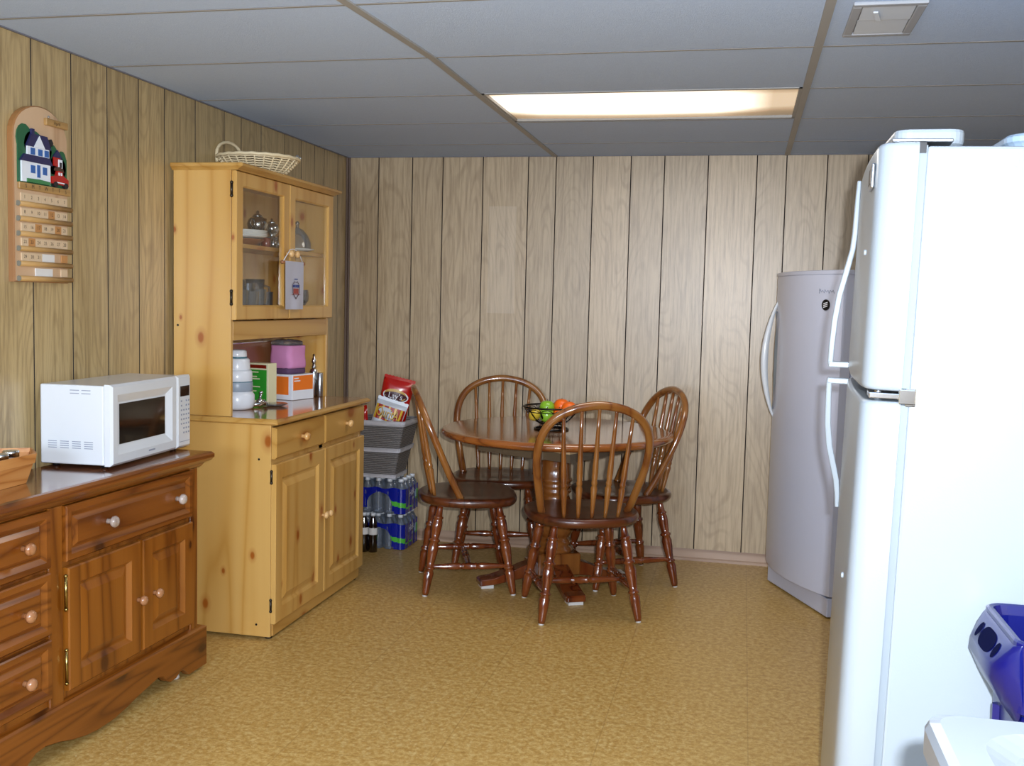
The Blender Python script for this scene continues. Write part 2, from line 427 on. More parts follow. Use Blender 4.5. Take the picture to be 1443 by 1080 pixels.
b=MB(); b.box(0,YB,H-.004,.009,0,H); trim(b,M['tee_dark'])
# corner moulding and baseboards
b=MB(); b.box(0,-.022,0,.012,0,H-.004); b.box(.012,-.010,0,.022,0,H-.004); trim(b,M['corner'],.003)
b=MB(); b.loft([[(x,0,0.0),(x,-.018,0.0),(x,-.018,.012),(x,-.010,.018),(x,-.009,.050),(x,-.004,.061),(x,0,.061)] for x in (0.022,XR)])
struct(b.build('baseboard_back',M['baseboard']))
for nm,x0,x1 in (('baseboard_left',0,.010),('baseboard_right',XR-.010,XR)):
    b=MB(); b.box(x0,YB,0,x1,-.025,.06); struct(b.build(nm,M['baseboard'],bevel=.003))
# ceiling light: recessed housing with a sagging lit lens
def diff_mat():
    t=NT('lit_lens'); v=t.coord(rnd=False); sp=t.n('ShaderNodeSeparateXYZ'); t.l(v,sp.inputs[0])
    # lamp glow painted into the emission, fading to the edges; no tubes modelled
    yb=t.math('ABSOLUTE',t.math('MULTIPLY_ADD',sp.outputs[1],1/.30,.12)); xb=t.math('ABSOLUTE',t.math('MULTIPLY_ADD',sp.outputs[0],1/.59,.16))
    fy=t.ramp(yb,[(.40,1.0),(.82,.30),(1.0,.20)]); fx=t.ramp(xb,[(.62,1.0),(.98,.34),(1.0,.3)])
    tex=t.noise(v,190,2,.6)
    e=t.math('MULTIPLY',t.math('MULTIPLY',fy,fx),t.math('MULTIPLY_ADD',tex,.5,.75))
    t.b.inputs['Base Color'].default_value=lin('#cbb99c'); t.b.inputs['Roughness'].default_value=.4
    c=t.ramp(e,[(.15,lin('#c9a880')),(.6,lin('#fff2de')),(1,lin('#fffaf2'))]); t.l(c,t.b.inputs['Emission Color'])
    t.l(t.math('MULTIPLY',e,2.6),t.b.inputs['Emission Strength']); return t.m
M['diff']=diff_mat()
def ceiling_light(x0,x1,y0,y1,label,name='ceiling_light'):
    cx,cy=(x0+x1)/2,(y0+y1)/2; L=thing(name,label,'light',(cx,cy,H))
    b=MB(); b.box(x0,y0,H-.003,x1,y0+.012,H+.05); b.box(x0,y1-.012,H-.003,x1,y1,H+.05); b.box(x0,y0,H-.003,x0+.012,y1,H+.05); b.box(x1-.012,y0,H-.003,x1,y1,H+.05); b.box(x0,y0,H+.05,x1,y1,H+.055)
    b.build('housing',M['tee'],L)
    b=MB(); nx,ny=24,12; g=[]
    for i in range(nx+1):
        for j in range(ny+1):
            u=i/nx; v=j/ny; g.append((x0+.012+(x1-x0-.024)*u,y0+.012+(y1-y0-.024)*v,H+.008-.014*math.sin(PI*u)*(.4+.6*v)*math.sin(PI*min(1,.15+.85*v*.9))))
    b.add(g,[(i*(ny+1)+j,(i+1)*(ny+1)+j,(i+1)*(ny+1)+j+1,i*(ny+1)+j+1) for i in range(nx) for j in range(ny)],0,True)
    b.build('lens',M['diff'],L); return L
ceiling_light(LX0,LX1,LY0,LY1,'long lit fluorescent panel set into the ceiling near the back wall')
# air vent
V=thing('ceiling_vent','square grey air vent in the ceiling above the fridge','vent',(2.552,-2.555,H))
x0,x1,y0,y1=2.462,2.645,-2.72,-2.395
b=MB(); w=.024
fr=[(x0,y0,x1,y0+w),(x0,y1-w,x1,y1),(x0,y0+w,x0+w,y1-w),(x1-w,y0+w,x1,y1-w)]
for a in fr: b.box(a[0],a[1],H-.010,a[2],a[3],H)
b.build('frame',M['vent'],V,bevel=.003)
b=MB(); b.box(x0+w,y0+w,H-.002,x1-w,y1-w,H); b.build('throat',M['tee_dark'],V)
for ya,yb in ((y0+w+.012,(y0+y1)/2-.014),((y0+y1)/2+.006,y1-w-.010)):
    b=MB(); b.loft([[(x0+w+.002,ya,H-.003),(x1-w-.002,ya,H-.003),(x1-w-.002,ya,H-.005),(x0+w+.002,ya,H-.005)],[(x0+w+.002,yb,H-.008),(x1-w-.002,yb,H-.008),(x1-w-.002,yb,H-.010),(x0+w+.002,yb,H-.010)]]); b.build('louver',M['ventwhite'],V)
b=MB(); b.loft([[(2.516,-2.665,H-.012),(2.528,-2.665,H-.012),(2.528,-2.665,H-.016),(2.516,-2.665,H-.016)],[(2.528,-2.60,H-.012),(2.542,-2.60,H-.012),(2.542,-2.60,H-.02),(2.528,-2.60,H-.02)]]); b.build('lever',M['ventwhite'],V)

# ------------------------------------------------------------------ cabinet doors (outward = +x)
def panel_front(y0,y1,z0,z1,x0,t,steps,hole=False):
    """steps: list of (inset, depth from x0)"""
    loops=[]
    for ins,d in steps:
        loops.append([(x0+d,y0+ins,z0+ins),(x0+d,y1-ins,z0+ins),(x0+d,y1-ins,z1-ins),(x0+d,y0+ins,z1-ins)])
    b=MB()
    if hole: b.loft(loops,False,False,wrap=True)
    else: b.loft(loops,True,True)
    return b
def raised(fw,t): return [(0,0),(0,t-.003),(.003,t),(fw,t),(fw+.012,t-.010),(fw+.020,t-.010),(fw+.045,t-.001)]
def slab(t): return [(0,0),(0,t-.006),(.007,t)]
def knob_mb(x,y,z,s=1):
    b=MB(); Mx=Matrix(((0,0,1),(0,1,0),(-1,0,0)))
    b.lathe([(.004*s,0),(.0085*s,.001),(.0075*s,.010*s),(.010*s,.014*s),(.0165*s,.020*s),(.0175*s,.027*s),(.013*s,.033*s),(.004*s,.036*s)],16,(x,y,z),0,True,True,Mx); return b
def hinge_mb(x,y,z,h=.05,r=.005):
    b=MB(); b.tube([(x,y,z-h/2),(x,y,z+h/2)],r,8); b.sphere((x,y,z+h/2),r*1.3,8,6); b.sphere((x,y,z-h/2),r*1.3,8,6); return b

# ------------------------------------------------------------------ pine hutch
HU=thing('pine_hutch','tall honey pine hutch with glass upper doors standing against the left wall','cabinet',(.235,-1.37,0))
Y0,Y1=-1.855,-.885; CX=.435; CZ=.862
b=MB(); b.box(.02,Y0,.012,CX,Y0+.018,CZ); b.box(.02,Y1-.018,.012,CX,Y1,CZ); b.box(.02,Y0+.018,.03,.03,Y1-.018,CZ); b.box(.03,Y0+.018,.06,CX-.002,Y1-.018,.078)
b.box(CX-.02,Y0+.018,.705,CX-.001,Y1-.018,.73); b.box(CX-.02,-1.385,.07,CX-.001,-1.345,CZ); b.box(.03,Y0+.018,CZ-.015,CX-.02,Y1-.018,CZ)
b.build('base_case',M['pine'],HU,bevel=.0015)
b=MB(); b.box(CX-.012,Y0+.018,.012,CX+.004,Y1-.018,.070); b.build('plinth_rail',M['pine_h'],HU,bevel=.002)
for yy in (Y0+.03,Y1-.03):
    b=MB(); b.lathe([(.014,0),(.016,.004),(.012,.013)],12,(CX-.02,yy,0)); b.build('foot',M['black'],HU)
    b=MB(); b.lathe([(.014,0),(.016,.004),(.012,.013)],12,(.06,yy,0)); b.build('foot',M['black'],HU)
for ya,yb,ky in ((Y0+.003,-1.372,-1.392),(-1.362,Y1-.002,-1.342)):
    d=panel_front(ya,yb,.066,.706,CX+.001,.02,raised(.058,.02)).build('door',M['pine'],HU)
    k=knob_mb(CX+.021,ky,.415,.85).build('knob',M['knob'],d)
    dr=panel_front(ya,yb,.727,.852,CX+.001,.02,slab(.02)).build('drawer',M['pine_h'],HU)
    knob_mb(CX+.021,(ya+yb)/2,.79,1.0).build('knob',M['knob'],dr)
    for hz in (.14,.655):
        hy=ya-.001 if ya<-1.5 else yb+.001
        if ya<-1.5: hinge_mb(CX+.002,hy,hz,.045,.005).build('hinge',M['hinge'],HU)
b=MB(); yA,yB,xA,xB=-1.878,-.862,.015,.475
lo=[]
for ins,z in ((.010,CZ),(.0,CZ+.006),(0,CZ+.014),(.006,CZ+.021),(.012,CZ+.024)):
    lo.append([(xA,yA+ins,z),(xB-ins,yA+ins,z),(xB-ins,yB-ins,z),(xA,yB-ins,z)])
b.loft(lo,True,False,0); n=len(b.v); b.f.append([n-4,n-3,n-2,n-1]); b.m.append(1); b.s.append(False)
b.build('counter',[M['pine_h'],M['counter']],HU)
CT=CZ+.0245; UX=.262; UT=1.848
for hx0,hz0 in ((.034,1.241),(.385,.724),(.377,.060),):
    b=MB(); b.lathe([(.0045,0),(.0045,.0012)],10,(hx0,Y0-.0008,hz0),0,True,True,Matrix(((1,0,0),(0,0,-1),(0,1,0)))); b.build('screw_hole',M['black'],HU)
b=MB(); b.box(.015,Y0,CT,UX,Y0+.018,UT); b.box(.015,Y1-.018,CT,UX,Y1,UT)
b.box(.015,Y0+.018,CT,.024,Y1-.018,UT); b.box(.024,Y0+.018,1.245,UX-.004,Y1-.018,1.262); b.box(.024,Y0+.018,UT-.02,UX,Y1-.018,UT)
b.build('upper_case',M['pine'],HU,bevel=.0012)
b=MB(); b.box(.024,Y0+.019,1.555,UX-.02,Y1-.019,1.572); b.build('shelf',M['pine_h'],HU,bevel=.001)
b=MB(); b.box(UX-.018,Y0+.018,1.186,UX+.001,Y1-.018,1.262); b.build('valance',M['pine_h'],HU,bevel=.002)
for ya,yb,ky in ((Y0+.002,-1.373,-1.400),(-1.366,Y1,-1.340)):
    d=panel_front(ya,yb,1.268,1.846,UX+.002,.02,[(0,0),(0,.017),(.003,.02),(.052,.02),(.058,.014),(.058,0)],True).build('glass_door',M['pine'],HU)
    b=MB(); b.box(UX+.008,ya+.056,1.324,UX+.011,yb-.056,1.790); b.build('pane',M['glass'],d)
    knob_mb(UX+.022,ky,1.548,.95).build('knob',M['knob'],d)
    if ya<-1.5:
        for hz in (1.355,1.775): hinge_mb(UX+.002,ya-.002,hz,.05,.0055).build('hinge',M['hinge'],HU)
b=MB(); b.box(UX-.03,Y1,1.53,UX-.012,Y1+.016,1.538); b.box(UX-.03,Y1+.010,1.51,UX-.024,Y1+.016,1.535); b.build('hook',M['black'],HU)
lo=[]
for ins,z in ((.030,UT),(.024,UT+.004),(.010,UT+.010),(.0,UT+.014),(0,UT+.024),(.004,UT+.027)):
    lo.append([(.01,Y0-.016+ins*.5,z),(.318-ins,Y0-.016+ins*.5,z),(.318-ins,Y1+.022-ins*.7,z),(.01,Y1+.022-ins*.7,z)])
b=MB(); b.loft(lo); b.build('crown',M['pine_h'],HU)
TOPZ=UT+.027

# ------------------------------------------------------------------ stained sideboard (local frame: x outward, -y along)
SB=thing('wooden_sideboard','dark stained pine sideboard with drawers and raised panel doors under the microwave','sideboard',(.318,-2.22,0),-.02)
LB=dict(parent=SB,local=True); L2=2.0; BX=-.272
b=MB(); b.box(BX,-L2,.14,-.002,0,.745); b.build('case',M['oak'],bevel=.003,**LB)
for s0,s1 in ((0,.046),(.737,.797),(1.203,1.263),(1.954,2.0)):
    b=MB(); b.box(-.002,-s1,.150,.008,-s0,.745); b.build('stile',M['oak'],bevel=.003,**LB)
b=MB()
prof=[(0,.745),(.012,.748),(.020,.762),(.036,.768),(.044,.778),(.044,.790),(.036,.798),(.024,.80)]
lo=[[(BX,.055-.044+o,z),(o,.055-.044+o,z),(o,-L2-.011-o,z),(BX,-L2-.011-o,z)] for o,z in prof]
b.loft(lo,True,False,0); n=len(b.v); b.f.append([n-4,n-3,n-2,n-1]); b.m.append(1); b.s.append(False)
b.build('top',[M['oak_h'],M['oak_top']],**LB)
# plinth with scalloped apron
ap=[(-.035,0),(.085,0),(.100,.016),(.122,.030),(.140,.030),(.165,.016),(.200,.014),(.225,.026),(.245,.050),(.275,.056),(.33,.046),(.39,.036),(.45,.022),(.52,.010),(.60,.008),(.66,.014),(.72,.026),(.78,.044),(.84,.056),(.88,.052),(.91,.036),(.935,.010),(.96,0)]
ap=ap+[(2.0-s,z) for s,z in ap[::-1]]
poly=[(s,z+.012) for s,z in ap]+[(2.035,.146),(-.035,.146)]
b=MB(); b.prism(poly,lambda u,v,w:(w,-u,v),.0,.024)
b.box(BX,.012,.012,.0,.035,.146); b.box(BX,-2.035,.012,.0,-2.012,.146)
b.build('plinth',M['oak_h'],**LB)
b=MB(); b.loft([[(BX,.020+o,z),(.008+o,.020+o,z),(.008+o,-2.020-o,z),(BX,-2.020-o,z)] for o,z in ((.016,.146),(.016,.152),(.008,.158),(-.008,.163))]); b.build('plinth_moulding',M['oak_h'],**LB)
for s in (.16,1.0,1.84):
    b=MB(); b.lathe([(.016,0),(.018,.005),(.012,.022)],12,(-.03 if s>.5 else -.02,-s if s!=.16 else -.105,0)); b.build('glide',M['glide'],**LB)
def sdrawer(s0,s1,z0,z1,knobs,mat='oak_h',km='oknob',framed=True):
    st=[(0,0),(0,.016),(.004,.020),(.020,.020),(.034,.010),(.038,.010),(.050,.019)] if framed else slab(.02)
    d=panel_front(-s1,-s0,z0,z1,.0,.02,st).build('drawer',M[mat],**LB)
    for ks in knobs: knob_mb(.019,-ks,(z0+z1)/2,1.05).build('knob',M[km],d,local=True)
def sdoor(s0,s1,z0,z1,ks,hs=None):
    d=panel_front(-s1,-s0,z0,z1,.0,.022,[(0,0),(0,.018),(.004,.022),(.052,.022),(.064,.008),(.068,.008),(.092,.017)]).build('door',M['oak'],**LB)
    knob_mb(.022,-ks,.368,.95).build('knob',M['oknob'],d,local=True)
    if hs:
        for hz in (.265,.487):
            b=MB(); b.tube([(.020,-hs,hz-.048),(.020,-hs,hz+.048)],.0048,8); b.sphere((.020,-hs,hz+.050),.006,8,6); b.sphere((.020,-hs,hz-.050),.006,8,6); b.build('hinge',M['brass'],**LB)
for k in (0,1):
    f=(lambda s:s) if k==0 else (lambda s:2.0-s)
    a,c=sorted((f(.05),f(.733))); sdrawer(a,c,.576,.742,[f(.155),f(.54)],km='gknob')
    a,c=sorted((f(.052),f(.355))); sdoor(a,c,.188,.558,f(.297))
    a,c=sorted((f(.368),f(.729))); sdoor(a,c,.188,.558,f(.388),f(.740))
for z0,z1 in ((.576,.742),(.380,.562),(.192,.366)):
    sdrawer(.80,1.20,z0,z1,[.918,1.082])

# ------------------------------------------------------------------ microwave
MW=thing('microwave_oven','white countertop microwave with black window on the dark stained sideboard','microwave',(.14,-2.41,.8005))
x0,x1,y0,y1,z0,z1=.012,.262,-2.672,-2.146,.8125,1.072
b=MB(); b.box(x0,y0,z0,x1-.028,y1,z1-.004); b.build('housing',M['white'],MW,bevel=.005)
b=MB()
for zz in (.846,.853,.860,.867,):
    for k in range(4):
        xa=.040+.042*k; b.box(xa,y0-.0012,zz+.018,xa+.030,y0+.001,zz+.0205)
b.build('lower_vent_slots',M['greykey'],MW)
b=MB()
for zz in (1.040,1.050):
    for k in range(2):
        xa=.118+.040*k; b.box(xa,y0-.0012,zz,xa+.031,y0+.001,zz+.0025)
b.build('upper_vent_slots',M['greykey'],MW)
ym=-2.246
d=panel_front(y0,ym-.002,z0-.002,z1,x1-.026,.026,[(0,0),(0,.018),(.008,.026),(.034,.026),(.060,.012)]).build('door',M['white'],MW)
b=MB(); b.box(x1-.0145,y0+.066,z0+.062,x1-.0128,ym-.078+.012,z1-.066); b.build('window',M['blackglass'],d,bevel=.0)
b=MB(); b.box(x1-.002,-2.445,z0+.018,x1+.0012,-2.405,z0+.023); b.build('brand_mark',M['greykey'],d)
p=panel_front(ym,y1,z0-.002,z1,x1-.026,.026,[(0,0),(0,.018),(.008,.026)]).build('control_panel',M['white'],MW)
b=MB(); b.box(x1-.001,ym+.020,z1-.075,x1+.0012,y1-.014,z1-.038); b.build('display',M['blackglass'],p)
b=MB()
for r_ in range(8):
    for c_ in range(4):
        if r_<2 and c_==1: continue
        if r_>=6 and c_ in (0,): continue
        yy=ym+.024+.018*c_; zz=z1-.095-.0165*r_
        b.box(x1-.001,yy,zz,x1+.0008,yy+.009,zz+.006)
b.build('keypad',M['greykey'],p)
b=MB(); b.box(x1-.001,ym+.016,z0+.020,x1+.0015,y1-.012,z0+.0215); b.build('release_button',M['greykey'],p)
for xx in (x0+.03,x1-.05):
    for yy in (y0+.04,y1-.04):
        b=MB(); b.lathe([(.011,.8005),(.012,z0+.001)],12,(xx,yy,0)); b.build('foot',M['black'],MW)

MW.rotation_euler=(0,0,.05); MW.location=(.146,-2.412,.8005)
# chip-wood basket on the sideboard's near end
CB=thing('chip_wood_basket','woven chip wood basket of shiny wrapped items at left end of sideboard','basket',(.115,-3.05,.8005))
HEX=[(.205,-2.925),(.120,-2.835),(.025,-2.895),(.025,-3.20),(.12,-3.26),(.215,-3.13)]
def hx_(f,z,g=0): return [(.115+(x-.115)*f,-3.05+(y_+3.05)*f,.8005+z) for x,y_ in HEX]
b=MB(); b.loft([hx_(.80,0),hx_(.86,.025),hx_(.97,.075),hx_(.94,.075),hx_(.83,.025),hx_(.77,.006)],True,True)
b.build('body',M['chip'],CB)
b=MB(); b.loft([hx_(.965,.058),hx_(1.0,.086),hx_(.955,.087),hx_(.925,.058)],False,False,wrap=True); b.build('rim_band',M['chip'],CB)
for k,(xx,yy,rr) in enumerate(((.125,-2.935,.027),(.085,-2.985,.027),(.145,-3.005,.027))):
    j=thing('spice_jar','small glass jar of brown contents in chip basket, '+('the one nearest the microwave','the one by the wall','the one at the front rim')[k],'jar',(xx,yy,.806),0,'jars in the chip basket')
    b=MB(); b.lathe([(rr,0),(rr,.055),(rr*.8,.064),(rr*.8,.070)],18); b.build('glass',M['crystal'],j,local=True)
    b=MB(); b.lathe([(rr*.9,.002),(rr*.9,.040)],16); b.build('contents',M['candle'],j,local=True)
    b=MB(); b.lathe([(rr*.85,.068),(rr*.85,.084),(rr*.78,.086)],16); b.build('lid',M['silver'],j,local=True)

# ------------------------------------------------------------------ wooden perpetual calendar on the left wall
CA=thing('wooden_calendar','arched wooden wall calendar with painted house scene hanging on the left wall','calendar',(0.001,-2.66,1.39))
ya,yb,zb,zs,zt=-2.778,-2.516,1.390,1.845,1.945
yc=(ya+yb)/2; hw=(yb-ya)/2
def arch(ins):
    p=[(ya+ins,zb+ins),(yb-ins,zb+ins),(yb-ins,zs)]
    for k in range(1,16):
        a=PI*k/16; p.append((yc+(hw-ins)*math.cos(a),zs+(zt-zs-ins)*math.sin(a)))
    p.append((ya+ins,zs)); return p
XC=.022
b=MB(); b.loft([[(x,u,v) for u,v in arch(i)] for x,i in ((.001,0),(XC-.003,0),(XC,.004))],True,False,0); n=len(b.v); k=len(arch(0)); b.f.append(list(range(n-k,n))); b.m.append(1); b.s.append(False)
b.build('board',[M['cal_edge'],M['cal_board']],CA)
def poly(pts,x0,x1): 
    b=MB(); b.prism(pts,lambda u,v,w:(w,u,v),x0,x1); return b
def uv(px,py):  # painting space: px 0..1 left to right, py 0..1 bottom to top
    return (ya+.016+(yb-ya-.026)*px, 1.697+.185*py)
def pl(pts): return [uv(*p) for p in pts]
def blob(cx,cy,rx,ry,n=14,bot=None):
    return pl([(cx+rx*math.cos(2*PI*k/n),max(bot if bot is not None else -9,cy+ry*math.sin(2*PI*k/n))) for k in range(n)])
P_=MB()
for c in ((.13,.74,.15,.24),(.32,.66,.20,.24),(.48,.60,.20,.24),(.70,.48,.12,.26),(.90,.42,.10,.24),(.80,.35,.18,.22)): P_.prism(blob(*c),lambda u,v,w:(w,u,v),XC,XC+.004)
P_.prism(pl([(0,0),(1,0),(1,.52),(.6,.68),(.3,.80),(0.02,.88),(0,.85)]),lambda u,v,w:(w,u,v),XC,XC+.0035)
P_.build('painted_trees',M['tree'],CA)
h=MB()
def hp(pts,m,d=.008): h.prism(pl(pts),lambda u,v,w:(w,u,v),XC+.003,XC+d,m)
hp([(.05,.02),(.62,.02),(.62,.38),(.05,.38)],0,.009)
hp([(.16,.46),(.60,.46),(.60,.64),(.16,.64)],0,.009)
hp([(.02,.36),(.66,.36),(.60,.48),(.10,.48)],1,.011)
hp([(.14,.62),(.64,.62),(.56,.84),(.24,.84)],1,.010)
hp([(.28,.62),(.50,.62),(.39,.82)],0,.012)
hp([(.24,.82),(.29,.82),(.29,.92),(.24,.92)],1,.012)
for wx in (.22,.37,.50): hp([(wx,.49),(wx+.085,.49),(wx+.085,.60),(wx,.60)],2,.0105)
for wx in (.22,.46): hp([(wx,.18),(wx+.085,.18),(wx+.085,.31),(wx,.31)],2,.0105)
hp([(.345,.12),(.405,.12),(.405,.33),(.345,.33)],2,.0108)
hp([(.14,.02),(.60,.02),(.60,.075),(.38,.09),(.14,.08)],3,.012)
h.build('painted_house',[M['pwhite'],M['navy'],M['pblue'],M['treelight']],CA)
h=MB()
hp([(.70,.38),(.84,.36),(.84,.55),(.70,.55)],0,.008); hp([(.68,.53),(.78,.66),(.88,.52)],1,.009); hp([(.79,.36),(.87,.35),(.87,.50),(.79,.50)],2,.010); hp([(.81,.36),(.85,.36),(.85,.45),(.81,.45)],3,.011)
hp([(.60,.80),(.56,.74),(.60,.70),(.68,.70),(.70,.76),(.66,.82)],3,.007)
h.build('painted_church',[M['pred'],M['navy'],M['pwhite'],M['pblack']],CA)
h=MB()
hp([(.64,.07),(.99,.05),(.99,.16),(.88,.22),(.86,.29),(.76,.30),(.73,.21),(.65,.19)],0,.012)
for wx in (.71,.93): h.prism(blob(wx,.055,.045,.05,10),lambda u,v,w:(w,u,v),XC+.004,XC+.014,1)
hp([(.77,.22),(.80,.22),(.80,.27),(.77,.27)],2,.0128); hp([(.82,.22),(.85,.22),(.85,.27),(.82,.27)],2,.0128); hp([(.73,.085),(.90,.08),(.90,.10),(.73,.105)],2,.0128)
hp([(.72,.30),(.90,.28),(.88,.34),(.80,.37),(.73,.35)],3,.011)
h.build('painted_car',[M['pred'],M['pblack'],M['pwhite'],M['pbrown']],CA)
yL,yR=ya+.016,yb+.002
b=MB(); b.box(XC,yL,1.676,XC+.010,yR,1.698); bar=b.build('weekday_bar',M['rail'],CA,bevel=.003)
cw=(yR-.012-(yL+.012))/7
b=MB()
for k,ch in enumerate('SMTWTFS'):
    yy=yL+.012+cw*(k+.5); add_text(b,ch,.017,lambda u,v:(XC+.0106,yy+u,1.687+v))
b.build('weekday_letters',M['ink'],bar)
b=MB(); b.box(XC,-2.635,1.890,XC+.012,-2.528,1.912); mb_=b.build('month_block',M['rail'],CA,bevel=.002)
b=MB(); add_text(b,'April',.016,lambda u,v:(XC+.0126,-2.585+u,1.901+v)); b.build('month_name',M['ink'],mb_)
b=MB(); b.sphere((XC+.003,-2.615,1.918),.004,8,6); b.build('nail',M['silver'],CA)
RZ=[1.632-.0462*k for k in range(6)]
for z in RZ:
    b=MB(); b.tube([(XC+.006,yL-.004,z),(XC+.006,yR+.004,z)],.0085,10); r_=b.build('rail',M['rail'],CA)
    b=MB(); b.tube([(XC+.006,yL-.0052,z),(XC+.006,yL-.004,z)],.0088,10); b.build('dowel_end',M['greydowel'],r_)
tg={}
num=1
for row in range(5):
    for c_ in range(7):
        if num>31: break
        dark=num in (12,17,20,23)
        yy=yL+.012+cw*(c_+.5); z=RZ[row]+.0090
        t=thing('number_tile','small wooden calendar tile printed with the number %d'%num,'tile',(XC+.0005,yy,z),0,'number tiles on the wooden calendar')
        b=MB(); b.box(0,-.0155,0,.004,.0155,.0245); b.build('block',M['tile_dark'] if dark else M['tile'],t,local=True)
        b=MB(); add_text(b,str(num),.0150,lambda u,v:(.0045,u,.0125+v)); b.build('number',M['ink'],t,local=True)
        num+=1
for row,c0,c1,mt,lab in ((4,3.05,4.9,'paper','pale blank calendar block beside the number 31'),(4,6.0,6.95,'tile_dark','square brown blank calendar block at right of the fifth row'),(5,2.0,4.6,'paper','long pale blank calendar block on the lowest calendar rail'),(5,5.9,6.9,'tile','small square blank calendar block at right of the lowest rail')):
    b=MB(); z=RZ[row]+.0090; b.box(XC+.0005,yL+.012+cw*c0,z,XC+.0045,yL+.012+cw*c1,z+.0245); tag(b.build('blank_tile',M[mt],bevel=.0008),lab,'tile')

# ------------------------------------------------------------------ round pedestal table
TX,TY=1.365,-.69
TB=thing('round_dining_table','round brown wooden pedestal table with four spindle chairs around it','table',(TX,TY,0))
b=MB(); rt=.557
b.lathe([(rt-.030,.724),(rt-.010,.727),(rt-.001,.737),(rt,.745),(rt-.005,.754),(rt-.018,.7598),(rt-.030,.760)],72,(TX,TY,0),1,True,False); n=len(b.v); b.f.append(list(range(n-72,n))); b.m.append(0); b.s.append(False)
b.build('table_top',[M['ttop'],M['tedge']],TB)
ang=math.radians(-26)
def rot2(x,y,a): return (x*math.cos(a)-y*math.sin(a)+TX, x*math.sin(a)+y*math.cos(a)+TY)
b=MB()
a_=.268
for (xa,yaa,xb,ybb) in ((-a_,-a_,a_,-a_+.022),(-a_,a_-.022,a_,a_),(-a_,-a_+.022,-a_+.022,a_-.022),(a_-.022,-a_+.022,a_,a_-.022)):
    pts=[rot2(xa,yaa,ang),rot2(xb,yaa,ang),rot2(xb,ybb,ang),rot2(xa,ybb,ang)]
    b.loft([[(p[0],p[1],.652) for p in pts],[(p[0],p[1],.690) for p in pts]])
b.build('apron',M['apron'],TB)
b=MB(); q_=.262; pts=[rot2(*p,ang) for p in ((-q_,-q_),(q_,-q_),(q_,q_),(-q_,q_))]; b.loft([[(p[0],p[1],.690) for p in pts],[(p[0],p[1],.7235) for p in pts]]); b.build('extension_slide',M['apron_in'],TB)
b=MB(); pts=[rot2(*p,ang) for p in ((-.12,-.27),(.12,-.27),(.12,.27),(-.12,.27))]; b.loft([[(p[0],p[1],.648) for p in pts],[(p[0],p[1],.689) for p in pts]]); b.build('slide_block',M['apron'],TB,bevel=.004)
b=MB(); b.lathe([(.085,.650),(.088,.645),(.082,.635),(.073,.615),(.073,.53),(.080,.52),(.080,.510),(.070,.500),(.076,.492),(.076,.482),(.068,.474),(.076,.466),(.076,.456),(.066,.446),(.070,.43),(.082,.40),(.094,.35),(.098,.31),(.092,.27),(.078,.245),(.070,.235),(.082,.225),(.086,.212),(.076,.20),(.095,.185),(.098,.17)],36,(TX,TY,0)); b.build('pedestal',M['ped'],TB)
b=MB(); pts=[rot2(*p,math.radians(27)) for p in ((-.105,-.105),(.105,-.105),(.105,.105),(-.105,.105))]; b.loft([[(p[0],p[1],.065) for p in pts],[(p[0],p[1],.172) for p in pts]]); b.build('pedestal_block',M['ped'],TB,bevel=.008)
for k in range(4):
    a=math.radians(27+90*k); d=Vector((math.cos(a),math.sin(a),0)); w=Vector((-d.y,d.x,0)); o=Vector((TX,TY,0))
    b=MB(); lo=[]
    for r_,zb_,zt_,hw_ in ((.09,.05,.125,.040),(.16,.045,.105,.042),(.24,.030,.072,.045),(.31,.018,.050,.048),(.365,.014,.044,.046),(.375,.016,.036,.042)):
        lo.append([o+d*r_-w*hw_+Vector((0,0,zb_)),o+d*r_+w*hw_+Vector((0,0,zb_)),o+d*r_+w*hw_+Vector((0,0,zt_)),o+d*r_-w*hw_+Vector((0,0,zt_))])
    b.loft(lo); ft=b.build('leg',M['chair'],TB,bevel=.004)
    b=MB(); q=o+d*.335; pts=[q+d*sx*.03+w*sy*.035 for sx,sy in ((-1,-1),(1,-1),(1,1),(-1,1))]; b.loft([[(p.x,p.y,0) for p in pts],[(p.x,p.y,.018) for p in pts]]); b.build('pad',M['glide'],ft)

# ------------------------------------------------------------------ bow-back chairs (local +y = the way the sitter faces)
LEGB=[(0,.012),(.03,.0145),(.14,.018),(.24,.0205),(.275,.016),(.285,.021),(.30,.021),(.31,.015),(.36,.0165),(.45,.0205),(.52,.022),(.575,.017),(.585,.0225),(.605,.0225),(.615,.016),(.66,.018),(.74,.021),(.80,.0205),(.825,.016),(.835,.0205),(.85,.0205),(.86,.015),(.93,.0125),(1,.0105)]
STR=[(0,.007),(.08,.0085),(.25,.012),(.36,.0135),(.40,.010),(.412,.0135),(.43,.0135),(.442,.011),(.5,.0145),(.558,.011),(.57,.0135),(.588,.0135),(.60,.010),(.64,.0135),(.75,.012),(.92,.0085),(1,.007)]
SPN=[(0,.0065),(.06,.0075),(.20,.0105),(.28,.0125),(.305,.009),(.315,.0115),(.335,.0115),(.345,.0095),(.42,.0115),(.55,.0095),(.75,.0075),(1,.006)]
LEG=[(t,r*1.14) for t,r in LEGB]; STR=[(t,r*1.25) for t,r in STR]; SPN=[(t,r*1.22) for t,r in SPN]
